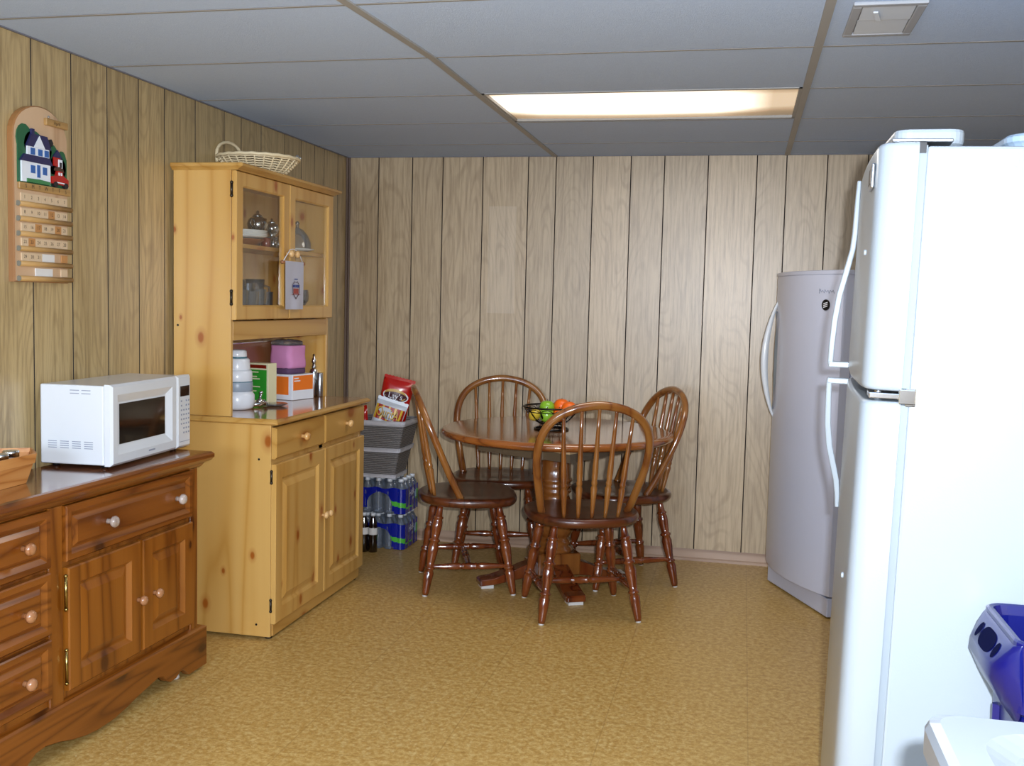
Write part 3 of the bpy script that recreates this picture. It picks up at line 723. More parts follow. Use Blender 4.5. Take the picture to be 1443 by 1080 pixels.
def make_chair():
    root=thing('spindle_chair','','chair')
    kw=dict(parent=root,local=True)
    # seat outline: broad rounded front, D-shaped back
    out=[]
    for k in range(48):
        a=2*PI*k/48; c,s=math.cos(a),math.sin(a); e=.62 if s>0 else .78
        x=math.copysign(abs(c)**e,c)*.250; yv=math.copysign(abs(s)**e,s)*.232
        out.append((x*(1.0 if s>0 else 1-.10*abs(s)),yv))
    b=MB(); lo=[]
    for f,z in ((.90,.413),(.965,.418),(.995,.430),(1,.440),(.985,.451),(.955,.4555),(.90,.4565),(.70,.452),(.4,.448)): lo.append([(x*f,y_*f,z) for x,y_ in out])
    b.loft(lo,True,True,0,True); b.build('seat',M['seat'],**kw)
    for sx in (-1,1):
        for sy in (-1,1):
            p0=(sx*.150,sy*.135,.424); p1=(sx*.213,sy*.205,.006)
            b=MB(); b.turned(p0,p1,LEG[::-1] and [(t,r) for t,r in [(1-t,r) for t,r in LEG][::-1]][::1],14)
            lg=b.build('leg',M['chair'],**kw)
            b=MB(); b.lathe([(.0105,0),(.012,.002),(.0115,.008)],12,(sx*.2135,sy*.2055,0)); b.build('glide',M['glide'],lg,local=True)
    def lp(sx,sy,z):
        t=(.426-z)/.42; return Vector((sx*(.150+.063*t),sy*(.135+.070*t),z))
    for sx in (-1,1):
        b=MB(); b.turned(lp(sx,-1,.135),lp(sx,1,.135),STR,12); b.build('stretcher',M['chair'],**kw)
    m0=(lp(-1,-1,.135)+lp(-1,1,.135))/2; m1=(lp(1,-1,.135)+lp(1,1,.135))/2
    b=MB(); b.turned(m0,m1,STR,12); b.build('stretcher',M['chair'],**kw)
    # bow: half-width against height on a raked plane
    ctrl=[(.0,.192),(.10,.204),(.25,.221),(.42,.238),(.58,.243),(.70,.236),(.80,.216),(.88,.183),(.94,.136),(.98,.078),(1.0,0)]
    y0,z0,y1,z1=-.045,.450,-.262,.945
    def bp(h,w): return (w,y0+(y1-y0)*(h**.92),z0+(z1-z0)*h)
    half=[]
    for i in range(len(ctrl)-1):
        for k in range(4):
            t=k/4; p0=ctrl[max(i-1,0)]; p1=ctrl[i]; p2=ctrl[i+1]; p3=ctrl[min(i+2,len(ctrl)-1)]
            if i+2>=len(ctrl): p3=(p1[0],-p1[1])
            cr=lambda a,b_,c,d:.5*((2*b_)+(-a+c)*t+(2*a-5*b_+4*c-d)*t*t+(-a+3*b_-3*c+d)*t**3)
            half.append((cr(p0[0],p1[0],p2[0],p3[0]),cr(p0[1],p1[1],p2[1],p3[1])))
    path=[bp(h,-w) for h,w in half]+[bp(1.0,0)]+[bp(h,w) for h,w in half[::-1]]
    b=MB(); b.tube(path,.0168,10,flat=1.12); b.build('bow',M['bow'],**kw)
    for k in range(5):
        u=(k-2)/2; xb=u*.118; xt=u*.150
        yb_=-.176+.014*u*u; 
        # height of bow at xt
        hh=1.0
        for (h,w) in half:
            if w>=abs(xt): hh=h
        hh=min(hh,.995)
        pt=bp(hh,xt)
        b=MB(); b.turned((xb,yb_,.448),pt,SPN,10); b.build('spindle',M['bow'],**kw)
    return root
ch=make_chair()
def place(o,x,y,deg,label):
    o.location=(x,y,0); o.rotation_euler=(0,0,math.radians(deg-90)); o['label']=label; o['group']='spindle chairs around the round table'
CH=[ch]+[copy_tree(ch) for _ in range(3)]
place(CH[0],.957,-.815,20,'brown bow-back spindle chair seen side-on, left of table by the bottle packs')
place(CH[1],1.555,-1.075,112,'brown bow-back spindle chair nearest the camera, its back to us')
place(CH[2],1.665,-.480,208,'brown bow-back spindle chair at right of table, nearest the tall freezer')
place(CH[3],.992,-.300,-79,'brown bow-back spindle chair behind the table, its back to the paneled wall')

# ------------------------------------------------------------------ fruit bowl
BW=thing('wire_fruit_bowl','black wire fruit bowl with scrollwork standing on the round table','bowl',(1.343,-.728,.760))
b=MB()
def ring(r,z,rad,n=36,o=(0,0)): b.tube([(o[0]+r*math.cos(2*PI*k/n),o[1]+r*math.sin(2*PI*k/n),z) for k in range(n)],rad,6,True)
def brad(z): return .052+(.136-.052)*((z-.030)/.080)**.62
ring(.136,.110,.0042); ring(brad(.088),.088,.0022); ring(.060,.032,.003)
for r_ in (.02,.04): ring(r_,.031,.002)
b.build('bowl_rim',M['wire'],BW,local=True)
b=MB(); ring(.080,.0045,.0045); 
for k in range(8):
    a=2*PI*k/8; c,s=math.cos(a),math.sin(a); b.tube([(.078*c,.078*s,.006),(.062*c,.062*s,.012),(.050*c,.050*s,.022),(.054*c,.054*s,.031)],.0022,6)
b.build('foot_ring',M['wire'],BW,local=True)
for k in range(12):
    a0=2*PI*k/12; b=MB(); pts=[]
    for q in range(18):
        t=2*PI*q/18; z=.070+.032*math.sin(t); da=.30*math.cos(t); r_=brad(max(z,.0301)); pts.append((r_*math.cos(a0+da),r_*math.sin(a0+da),z))
    b.tube(pts,.0019,6,True); b.build('scroll',M['wire'],BW,local=True)
b=MB()
for k in range(12):
    a0=2*PI*(k+.5)/12; b.tube([(brad(z)*math.cos(a0),brad(z)*math.sin(a0),z) for z in (.0305,.04,.055,.075,.095,.11)],.0019,6)
b.build('ribs',M['wire'],BW,local=True)
def fruit(name,label,cat,x,y,z,r,mat,group=None,sc3=(1,1,1),rot=0,stem=True,tilt=0):
    t=thing(name,label,cat,(x,y,z),0,group,rot=(tilt,0,rot)); b=MB()
    prof=[]
    for i in range(15):
        a=PI*i/14; rr=math.sin(a); zz=-math.cos(a)
        if stem and name!='mango': zz=zz-.16*max(0,zz-.75)*4*.6
        prof.append((max(rr*r,.0004),zz*r))
    b.lathe([(p[0],p[1]*sc3[2]) for p in prof],22,sy=sc3[1]); b.build('flesh',M[mat],t,local=True)
    b=MB(); b.tube([(0,0,r*sc3[2]*.82),(.001,0,r*sc3[2]*1.05)],.0018,6); b.build('stem',M['stem'],t,local=True); return t
fx,fy,fz=1.343,-.728,.760
fruit('mango','yellow fruit at left side of the wire bowl','fruit',fx-.074,fy-.034,fz+.072,.030,'mango',None,(1,.85,1.35),.6,True,.9)
fruit('green_apple','lower green apple at the front of the wire bowl','fruit',fx-.010,fy-.068,fz+.076,.036,'gapple')
fruit('green_apple','upper green apple beside the oranges in the wire bowl','fruit',fx-.025,fy+.012,fz+.104,.037,'gapple')
fruit('orange','orange fruit on the left of the bowl top beside the green apple','fruit',fx+.042,fy+.030,fz+.112,.038,'orange',None)
fruit('orange','orange fruit at the far right rim of the wire bowl','fruit',fx+.088,fy-.030,fz+.108,.036,'orange',None)
fruit('orange','lower orange fruit at front of bowl right of the green apple','fruit',fx+.046,fy-.058,fz+.080,.034,'orange',None)

# ------------------------------------------------------------------ upright freezer
FZ=thing('upright_freezer','tall white upright freezer with bowed door in the back right corner','freezer',(2.752,-.497,0),math.radians(-67))
kw=dict(parent=FZ,local=True); w=.33; D0=-.30
b=MB(); b.box(-w,-.215,.045,w,.30,1.525); b.build('cabinet',M['freezer'],bevel=.008,**kw)
def bow(x,extra=0): return -.268-.058*(1-(x/w)**2)-extra
xs=[-w+2*w*k/24 for k in range(25)]
pl_=[(-w,-.222)]+[(x,bow(x)) for x in xs]+[(w,-.222)]
def poly_in(i): 
    return [(x*(1-i/w),y_+ (i if k not in (0,len(pl_)-1) else 0)) for k,(x,y_) in enumerate(pl_)]
b=MB(); lo=[]
for i,z in ((.010,.098),(.002,.102),(0,.110),(0,1.512),(.002,1.520)): lo.append([(x,y_,z) for x,y_ in poly_in(i)])
b.loft(lo,True,True,0,False); d=b.build('door',M['freezer'],**kw)
for p in d.data.polygons:
    if len(p.vertices)==4: p.use_smooth=True
m_=d.modifiers.new('es','EDGE_SPLIT'); m_.split_angle=math.radians(35)
b=MB(); b.loft([[(x,y_,1.520) for x,y_ in poly_in(-.002)],[(x,y_,1.535) for x,y_ in poly_in(-.002)],[(x,y_,1.538) for x,y_ in poly_in(.003)]]); b.build('door_cap',M['freezer'],d,local=True)
b=MB(); b.box(-w+.03,-.268,.008,w-.01,-.20,.092); b.build('kick_plate',M['freezer'],bevel=.004,**kw)
for xx in (-w+.06,w-.06):
    for yy in (-.17,.25):
        b=MB(); b.lathe([(.018,0),(.02,.006),(.012,.046)],12,(xx,yy,0)); b.build('foot',M['black'],**kw)
# crescent handle on the far edge
b=MB(); lo=[]
N=28
for k in range(N+1):
    t=k/N; z=.825+.575*t; arc=math.sin(PI*t)
    xo=-w+.028; yo=bow(-w)-.004-.060*arc**.8
    hw=.006+.013*arc; tk=.004+.010*arc
    lo.append([(xo-hw-.012*arc,yo+tk,z),(xo-hw*.4-.012*arc,yo-tk,z),(xo+hw*.6-.012*arc,yo-tk,z),(xo+hw-.012*arc,yo+tk,z)])
b.loft(lo,True,True,0,True); hd=b.build('handle',M['white'],d,local=True)
b=MB(); lo=[]
for k in range(N+1):
    t=k/N; z=.87+.48*t; arc=math.sin(PI*t); x_=-w+.05
    lo.append([(x_-.018*arc-.002,bow(x_)-.001,z),(x_,bow(x_)-.006*arc-.001,z),(x_+.030*arc+.002,bow(x_+.03)-.001,z)])
b.loft(lo,False,False,0,True,False); b.build('handle_recess',M['gasket'],d,local=True)
def onbow(cx,cz): return lambda u,v:(cx+u,bow(cx+u)-.0012,cz+v)
b=MB(); f=onbow(.235,1.445); ln=[f(-.045+.09*k/40,.006*math.sin(k*.9)*(1.6 if k%13<3 else .7)) for k in range(41)]
b.tube(ln,.0012,5); b.tube([f(-.047,-.010),f(-.047,.012)],.0016,5); b.build('brand_script',M['greykey'],d,local=True)
b=MB(); f=onbow(.235,1.385); n=20
b.loft([[f(.024*math.cos(2*PI*k/n),.024*math.sin(2*PI*k/n)) for k in range(n)],[tuple(Vector(f(.024*math.cos(2*PI*k/n),.024*math.sin(2*PI*k/n)))+Vector((0,-.003,0))) for k in range(n)]])
bd=b.build('round_badge',M['black'],d,local=True)
b=MB()
for zz in (-.008,0,.008):
    b.add([tuple(Vector(f(u,zz+v+.25*u))+Vector((0,-.0035,0))) for u,v in ((-.013,-.0018),(.013,-.0018),(.013,.0018),(-.013,.0018))],[(0,1,2,3)])
b.build('badge_mark',M['white_ink'],bd,local=True)

# ------------------------------------------------------------------ refrigerator
FR=thing('refrigerator','white top-freezer refrigerator with two long handles at right foreground','refrigerator',(2.817,-2.995,0),0,rot=(math.radians(-1.1),0,math.radians(-93.2)))
kw=dict(parent=FR,local=True); W=.375
b=MB(); b.box(-W,-.268,.03,W,.36,1.690); b.build('cabinet',M['fridge'],bevel=.006,**kw)
def frdoor(z0,z1):
    b=MB(); pr=[(-W,-.283),(-W,-.325),(-W+.006,-.344),(-W+.022,-.356),(-W+.06,-.360)]
    nseg=10
    mid=[(-W+.06+(2*W-.12)*k/nseg,-.360-.006*math.sin(PI*k/nseg)) for k in range(1,nseg)]
    pr=pr+mid+[(-x,y_) for x,y_ in pr[::-1]]
    lo=[]
    for i,z in ((.008,z0),(.002,z0+.003),(0,z0+.010),(0,z1-.010),(.002,z1-.003),(.008,z1)):
        lo.append([(x*(1-i/W),min(y_+i,-.283),z) for x,y_ in pr])
    b.loft(lo,True,True,0,True); d=b.build('door',M['fridge'],**kw)
    m_=d.modifiers.new('es','EDGE_SPLIT'); m_.split_angle=math.radians(50)
    b=MB(); b.box(-W+.006,-.284,z0+.006,W-.006,-.267,z1-.006); b.build('gasket',M['gasket'],d,local=True)
    return d
D1=frdoor(1.198,1.698); D2=frdoor(.115,1.176)
b=MB(); b.box(-W+.01,-.325,.012,W-.01,-.25,.105); b.build('grille',M['gasket'],bevel=.004,**kw)
def handle(zs,dr,foot):
    # zs: path of (z, stand-off) ; bar 26 mm wide
    x=-W+.060; b=MB(); lo=[]
    for z,o,tk in zs: lo.append([(x-.014,-.360-o,z),(x-.012,-.360-o-tk,z),(x+.012,-.360-o-tk,z),(x+.014,-.360-o,z)])
    b.loft(lo,True,True,0,False)
    b.box(x-.014,-.362-foot[2],foot[0],x+.014,-.357,foot[1])
    return b.build('handle',M['fridge'],dr,local=True,bevel=.003)
handle([(1.700,.0,.010),(1.66,.0,.012),(1.56,.0,.014),(1.52,.003,.014),(1.46,.014,.016),(1.40,.027,.016),(1.33,.035,.016),(1.26,.039,.015),(1.216,.040,.014),(1.206,.040,.012)],D1,(1.204,1.220,.050))
handle([(.825,.0,.010),(.86,.0,.013),(.90,.004,.015),(.94,.014,.016),(.99,.027,.016),(1.05,.035,.016),(1.11,.038,.015),(1.166,.040,.014),(1.174,.040,.012)],D2,(1.160,1.176,.050))
b=MB(); b.box(.235,-.368,1.612,.315,-.3605,1.664); bd=b.build('badge',M['steel'],D1,local=True,bevel=.003)
b=MB(); b.box(.247,-.3690,1.622,.303,-.3675,1.654); b.build('badge_plate',M['hinge'],bd,local=True)
for z,dd in ((1.48,D1),(.79,D2)):
    b=MB(); b.lathe([(.006,0),(.006,.004),(.004,.005)],12,(.30,-.366,z),0,True,True,Matrix(((1,0,0),(0,0,-1),(0,1,0)))); b.build('screw_cap',M['fridge'],dd,local=True)
# hinges on the near edge
b=MB(); b.box(W-.075,-.345,1.181,W-.002,-.25,1.193); b.box(W-.030,-.288,1.172,W+.004,-.255,1.203); b.lathe([(.008,1.176),(.008,1.199)],12,(W-.035,-.325,0)); b.box(W-.002,-.275,1.168,W+.003,-.255,1.206); b.build('middle_hinge',M['chrome'],bevel=.002,**kw)
b=MB(); b.box(W-.075,-.335,1.699,W-.010,-.22,1.706); b.lathe([(.010,1.690),(.010,1.704)],12,(W-.03,-.325,0)); b.build('top_hinge',M['steel'],bevel=.002,**kw)
b=MB(); b.box(W-.012,-.283,1.676,W-.001,-.270,1.697); b.build('hinge_gap',M['black'],**kw)
for xx in (-.33,.33):
    for yy in (-.22,.32):
        b=MB(); b.lathe([(.02,0),(.022,.008),(.012,.035)],12,(xx,yy,0)); b.build('foot',M['black'],**kw)
# things on top of the fridge
TOPF=1.692
b=MB(); lo=[]
for s_,z in ((.94,0),(.985,.004),(1,.010),(1,.026),(.985,.032),(.95,.034)): lo.append([(2.575+x*s_,-3.10+y_*s_,TOPF+.012+z) for x,y_ in rrect(.135,.40,.03)])
b.loft(lo,True,True,0,False); tag(b.build('plastic_tray',M['fridge']),'flat white plastic slab lying on the fridge top at its front edge','tray')
b=MB(); lo=[]
for s_,z in ((.90,0),(.93,.012),(.97,.020),(1,.024),(1,.034),(.96,.040),(.90,.042)): lo.append([(2.88+x*s_,-3.14+y_*s_,TOPF+.001+z) for x,y_ in rrect(.30,.26,.05)])
b.loft(lo,True,True,0,False); tag(b.build('food_container',M['greyblue']),'grey blue plastic container lid on the fridge top toward the right wall','container')

# ------------------------------------------------------------------ recycling bin
RB=thing('recycling_bin','blue plastic slim recycling bin standing beside the refrigerator near the stove','bin',(2.968,-3.525,0))
kw=dict(parent=RB,local=True); zt=.795
b=MB(); lo=[]
def rb(hx,hy,r,z): return [(x,y_,z) for x,y_ in rrect(2*hx,2*hy,r,4)]
for hx,hy,z in ((.226,.095,0),(.231,.098,.01),(.243,.122,.62),(.243,.122,.655),(.255,.130,.665),(.262,.134,zt-.012),(.262,.134,zt-.003),(.258,.130,zt),(.252,.124,zt-.002),(.248,.120,zt-.02),(.236,.116,.64),(.200,.088,.02)): lo.append(rb(hx,hy,.03,z))
b.loft(lo,True,True,0,False); bo=b.build('body',M['binblue'],**kw)
# grip ledge at the end that faces the room: slopes out from the rim, turns down, runs back to the wall
b=MB(); lo=[]
for hy,sec in ((.126,((-.250,zt-.004),(-.254,zt-.006),(-.256,zt-.012),(-.256,zt-.030),(-.252,zt-.08),(-.246,zt-.11))),
              (.112,((-.248,zt-.003),(-.264,zt-.012),(-.276,zt-.034),(-.278,zt-.056),(-.266,zt-.10),(-.246,zt-.145))),
              (.085,((-.248,zt-.003),(-.268,zt-.016),(-.292,zt-.056),(-.294,zt-.080),(-.272,zt-.125),(-.246,zt-.160)))):
    lo.append([(x,-hy,z) for x,z in sec])
lo=lo+[[(x,-y_,z) for x,y_,z in l] for l in lo[::-1]]
b.loft(lo,True,True,0,True); b.build('grip',M['binblue'],bevel=.002,**kw)
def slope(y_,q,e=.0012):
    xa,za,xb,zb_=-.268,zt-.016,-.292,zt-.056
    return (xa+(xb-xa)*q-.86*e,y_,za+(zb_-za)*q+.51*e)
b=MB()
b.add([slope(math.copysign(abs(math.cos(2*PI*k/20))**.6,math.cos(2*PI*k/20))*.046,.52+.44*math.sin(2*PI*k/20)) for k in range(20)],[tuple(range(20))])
b.build('grip_hole_shade',M['bindark'],**kw)  # flat dark patches paint the shade of grip holes; nothing is cut
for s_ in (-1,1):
    b=MB(); b.add([slope(s_*.064+.012*math.cos(2*PI*k/16),.52+.34*math.sin(2*PI*k/16)) for k in range(16)],[tuple(range(16))]); b.build('grip_hole_shade',M['bindark'],**kw)
# venting channel on the end wall
b=MB(); lo=[]
def cx_(z): return -(.228+.014*(z/.62))
for z in (.02,.30,.50,.58,.62): lo.append([(cx_(z)-.001,-.060,z),(cx_(z)-.012,-.052,z),(cx_(z)-.012,-.046+.0,z),(cx_(z)-.001,-.040,z)])
b.loft(lo); lo=[]
for z in (.02,.30,.50,.58,.62): lo.append([(cx_(z)-.001,.040,z),(cx_(z)-.012,.046,z),(cx_(z)-.012,.052,z),(cx_(z)-.001,.060,z)])
b.loft(lo); b.build('vent_channel',M['binblue'],**kw)

# ------------------------------------------------------------------ stove (only its back corner is in view)
ST=thing('kitchen_stove','white kitchen stove whose top corner shows at the bottom right of the photo','stove',(2.80,-4.74,0))
x0,x1,y0,y1=2.436,3.11,-5.08,-4.325
b=MB(); b.box(x0+.025,y0+.01,.02,x1,y1-.01,.872); b.build('body',M['stovewhite'],ST,bevel=.006)
cx,cy=(x0+x1)/2,(y0+y1)/2; hw_,hd_=(x1-x0)/2,(y1-y0)/2
b=MB(); lo=[]
for i,z in ((.006,.862),(0,.868),(0,.896),(.004,.906),(.014,.910),(.048,.910),(.060,.906),(.072,.902)): lo.append([(cx+x,cy+y_,z) for x,y_ in rrect(2*(hw_-i),2*(hd_-i),max(.012,.03-i*.1) if i<.03 else .06,5)])
b.loft(lo,True,True,0,False); b.build('cooktop',M['stovewhite'],ST)
for bx,by,r_ in ((2.64,-4.54,.10),(2.64,-4.92,.08),(2.94,-4.54,.08),(2.94,-4.92,.10)):
    b=MB(); b.lathe([(r_+.018,.9025),(r_+.014,.908),(r_+.006,.908),(r_*.9,.903)],32,(bx,by,0),0,False,False); bn=b.build('drip_pan',M['chrome'],ST)
    b=MB(); pts=[]
    for k in range(90):
        a=2*PI*k/22; rr=.018+(r_-.018)*k/89; pts.append((bx+rr*math.cos(a),by+rr*math.sin(a),.911))
    b.tube(pts,.0045,6); b.build('coil',M['black'],bn)
b=MB(); b.box(x0+.004,y0+.03,.20,x0+.026,y1-.03,.845); od=b.build('oven_door',M['stovewhite'],ST,bevel=.006)
b=MB(); b.tube([(x0+.010,y1-.055,.835),(x0-.022,y1-.060,.842),(x0-.030,y1-.085,.845),(x0-.030,y0+.085,.845),(x0-.022,y0+.06,.842),(x0+.010,y0+.055,.835)],.013,10); b.build('handle',M['stovewhite'],od)
b=MB(); b.box(x1-.06,y0+.01,.905,x1,y1-.01,1.08); b.build('back_panel',M['stovewhite'],ST,bevel=.01)
for xx in (x0+.08,x1-.05):
    for yy in (y0+.05,y1-.05):
        b=MB(); b.lathe([(.018,0),(.018,.025)],10,(xx,yy,0)); b.build('foot',M['black'],ST)

# ------------------------------------------------------------------ shrink-wrapped packs of water bottles
PX0,PX1,PY0,PY1=.085,.469,-.294,-.038
BOT=[(.026,0),(.0305,.004),(.031,.030),(.0295,.036),(.031,.042),(.0305,.095),(.0285,.100),(.031,.106),(.031,.125),(.027,.145),(.018,.163),(.0125,.170),(.0125,.180)]
def pack(z0,label):
    P=thing('water_bottle_pack',label,'bottle pack',(.277,-.166,z0),0,'water bottle packs in the corner')
    first=None
    for i in range(6):
        for j in range(4):
            x=PX0+.032+.064*i-.277; y_=PY0+.032+.064*j+.166
            if first is None:
                b=MB(); b.lathe(BOT,14); first=b.build('bottle',M['clearplastic'],P,local=True); o=first
                b=MB(); b.lathe([(.0145,.176),(.0145,.190),(.013,.192)],12); c=b.build('cap',M['cap'],o,local=True)
            else: o=copy_tree(first,P)
            o.location=(x,y_,0)
    b=MB(); segs=[]
    r_=.032; x0,x1,y0,y1=PX0-.277-.001,PX1-.277+.001,PY0+.166-.001,PY1+.166+.001
    pts=[]
    def sc_(t,p): return .0035*(1-abs(math.sin(PI*t/p)))
    n=56
    for k in range(n): 
        t=k/n*(x1-x0-2*r_); pts.append((x0+r_+t,y0+sc_(t,.064),'n'))
    for k in range(8): a=-PI/2+PI/2*k/8; pts.append((x1-r_+r_*math.cos(a),y0+r_+r_*math.sin(a),'c'))
    n2=36
    for k in range(n2): t=k/n2*(y1-y0-2*r_); pts.append((x1-sc_(t,.064),y0+r_+t,'r'))
    for k in range(5): a=PI/2*k/5; pts.append((x1-r_+r_*math.cos(a),y1-r_+r_*math.sin(a),'c'))
    for k in range(8): pts.append((x1-r_-(x1-x0-2*r_)*k/8,y1,'b'))
    for k in range(5): a=PI/2+PI/2*k/5; pts.append((x0+r_+r_*math.cos(a),y1-r_+r_*math.sin(a),'b'))
    for k in range(6): pts.append((x0,y1-r_-(y1-y0-2*r_)*k/6,'b'))
    for k in range(5): a=PI+PI/2*k/5; pts.append((x0+r_+r_*math.cos(a),y0+r_+r_*math.sin(a),'b'))
    zs=[.004+.0045*k for k in range(32)]; N=len(pts)
    for k,z in enumerate(zs):
        for (x,y_,f) in pts: b.v.append((x,y_,z+(.004*math.sin(x*60) if k==len(zs)-1 else 0)))
    for k in range(len(zs)-1):
        for i in range(N):
            x,y_,f=pts[i]; z=zs[k]; m=0
            if f=='n':
                dx=(x-.045)/.072; dz=(z-.045)/.072
                if (dx*dx+dz*dz<1) or (abs(dx)<1 and z<.045): continue
                if x<-.02 and z<.03: continue
            if f in 'nc' and x>.105:
                s_=(x-.105); lo_=.048-.16*s_; 
                if lo_<z<lo_+.026: m=1
                if z<lo_-.030 and f=='n' and x<.13: continue
            if f=='r':
                if .026<z<.034 and y_<.02: m=1
                q=(y_-.075)/.032; w_=(z-.085)/.030
                if q*q+w_*w_<1: m=2 if (y_<.075 and z>.07) else 1
            b.f.append([k*N+i,k*N+(i+1)%N,(k+1)*N+(i+1)%N,(k+1)*N+i]); b.m.append(m); b.s.append(True)
    fl=b.build('shrink_film',[M['blue_film'],M['green_film'],M['paleblue_ink']],P,local=True)
    b=MB()
    fn=lambda u,v:(x1+.0012,-.012+u,.108+v+u*.12)
    add_text(b,'Hdk',.052,fn); add_text(b,'go',.022,lambda u,v:(x1+.0012,.012+u,.076+v)); b.build('lettering',M['white_ink'],fl,local=True)
    return P
pack(.0005,'lower blue wrapped water bottle pack on the floor in the corner beside the hutch')
pack(.1955,'upper blue wrapped water bottle pack stacked under the grey basket')
# cola bottles in front of the packs
for k,(x,y_) in enumerate(((.268,-.372),(.318,-.368))):
    t=thing('cola_bottle','dark cola bottle standing on floor before the packs, '+('the one nearer the hutch','the one farther from the hutch')[k],'bottle',(x,y_,0),0,'cola bottles beside the water packs')
    b=MB(); b.lathe([(.018,.001),(.024,.003),(.024,.060),(.022,.075),(.024,.09),(.024,.140),(.020,.165),(.013,.188),(.0115,.20)],16); b.build('glass',M['cola'],t,local=True)
    b=MB(); b.lathe([(.0246,.098),(.0246,.135)],16,cap0=False,cap1=False); b.build('label',M['paper'],t,local=True)
    b=MB(); b.lathe([(.014,.198),(.014,.212),(.012,.214)],12); b.build('cap',M['cap'],t,local=True)

# grey woven basket with snack bags
GZ=.391
GB_=thing('woven_basket','grey woven tapered basket with pale bands standing on the water bottle packs','basket',(.265,-.175,GZ))
kw=dict(parent=GB_,local=True)
def rq(hx,hy,z): return [(x,y_,z) for x,y_ in rrect(2*hx,2*hy,.018,3)]
HX,HY,hx,hy,GH=.200,.140,.135,.100,.315
def lerp(t): return (hx+(HX-hx)*t,hy+(HY-hy)*t,GH*t)
b=MB(); lo=[rq(*lerp(t)) for t in (0,.5,1)]+[rq(HX-.008,HY-.008,GH),rq(hx-.006,hy-.006,.01)]
b.loft(lo,True,True,0,False); b.build('body',M['greyweave'],**kw)
for t0,t1 in ((.0,.065),(.455,.53),(.915,1.005)):
    b=MB(); lo=[]
    for t,e in ((t0,.002),(t0,.007),(t1,.007),(t1,-.004)):
        a=lerp(t); lo.append(rq(a[0]+e,a[1]+e,a[2]))
    b.loft(lo,False,False,0,False); b.build('band',M['greyband'],**kw)
def chip_bag(name,label,o,w,h,tilt,lean,mat,rotz=0,puff=.035):
    """pillow bag; returns thing and surface function"""
    t=thing(name,label,'snack bag',o,0,None,rot=(lean,tilt,rotz))
    def S(u,v,side=-1,e=0):
        U=2*u-1; V=2*v-1
        f=max(0,(1-abs(U)**3))*max(0,(1-V**4)); pinch=1-.05*math.cos(V*PI*.5)
        wr=.004*math.sin(9*u+4*v)*f+.003*math.sin(17*v+6*u)
        return (U*w/2*pinch,side*(puff*f**.6+wr*f)-e,(v)*h)
    n=18; m=18
    for nm,side in (('front_panel',-1),('back_panel',1)):
        b=MB(); vs=[S(i/n,j/m,side) for i in range(n+1) for j in range(m+1)]
        b.add(vs,[(i*(m+1)+j,(i+1)*(m+1)+j,(i+1)*(m+1)+j+1,i*(m+1)+j+1) for i in range(n) for j in range(m)],0,True)
        b.build(nm,M[mat],t,local=True)
    b=MB(); b.add([S(i/n,1,-1) for i in range(n+1)]+[(S(i/n,1,-1)[0],S(i/n,1,-1)[1],h+.016+(.003 if i%2 else 0)) for i in range(n+1)],[(i,i+1,n+2+i,n+1+i) for i in range(n)],0,True)
    b.build('top_seal',M[mat],t,local=True)
    return t,S
def on(S,cu,cv,w,h,e=.002,slant=0): return lambda u,v:S(cu+u/w,cv+v/h+slant*u,-1,e)
def strip(S,cu,cv,ru,rv,w,h,e,m,mb,n=24):
    mb.add([on(S,cu,cv,w,h,e)(0,0)]+[on(S,cu,cv,w,h,e)(ru*math.cos(2*PI*k/n),rv*math.sin(2*PI*k/n)) for k in range(n)],[(0,1+k,1+(k+1)%n) for k in range(n)],m)
lb,S=chip_bag('chip_bag','big red foil potato chip bag standing in the grey woven basket',(.300,-.135,GZ+.20),.175,.335,math.radians(13),math.radians(5),'red_foil',math.radians(14))
b=MB()
strip(S,.50,.745,.074,.036,.175,.335,.0030,0,b); strip(S,.48,.760,.064,.034,.175,.335,.0036,1,b); strip(S,.50,.740,.068,.025,.175,.335,.0042,2,b)
add_text(b,"Lay's",.044,on(S,.50,.745,.175,.335,.0052),3)
b.build('logo',[M['white_ink'],M['gold_ink'],M['maroon_ink'],M['white_ink']],lb,local=True)
wb,S=chip_bag('chip_bag','smaller white foil snack bag with yellow letters in front of the red bag',(.303,-.228,GZ+.200),.172,.215,math.radians(17),math.radians(-4),'white_foil',math.radians(14),.028)
b=MB(); fw=on(S,.5,.70,.172,.215,.0028)
n=14
for k in range(n):
    a=-.082+.164*k/n; c=-.082+.164*(k+1)/n
    b.add([fw(a,-.040),fw(c,-.040),fw(c,.040),fw(a,.040)],[(0,1,2,3)],0 if k%3 else 2)
vs,fs=text_geo('OuritAs',.062)
b.add([on(S,.5,.70,.172,.215,.0042)(u*.70+.002,v*1.3-.003) for u,v in vs],fs,1)
b.add([on(S,.5,.70,.172,.215,.0050)(u*.70,v*1.2) for u,v in vs],fs,2)
b.build('logo',[M['red_ink'],M['dark_ink'],M['yellow_ink']],wb,local=True)
rb2,S=chip_bag('chip_bag','dark red bag lying low in the basket beside the hutch',(.175,-.205,GZ+.180),.13,.185,math.radians(-6),math.radians(3),'red_foil',math.radians(-5),.02)

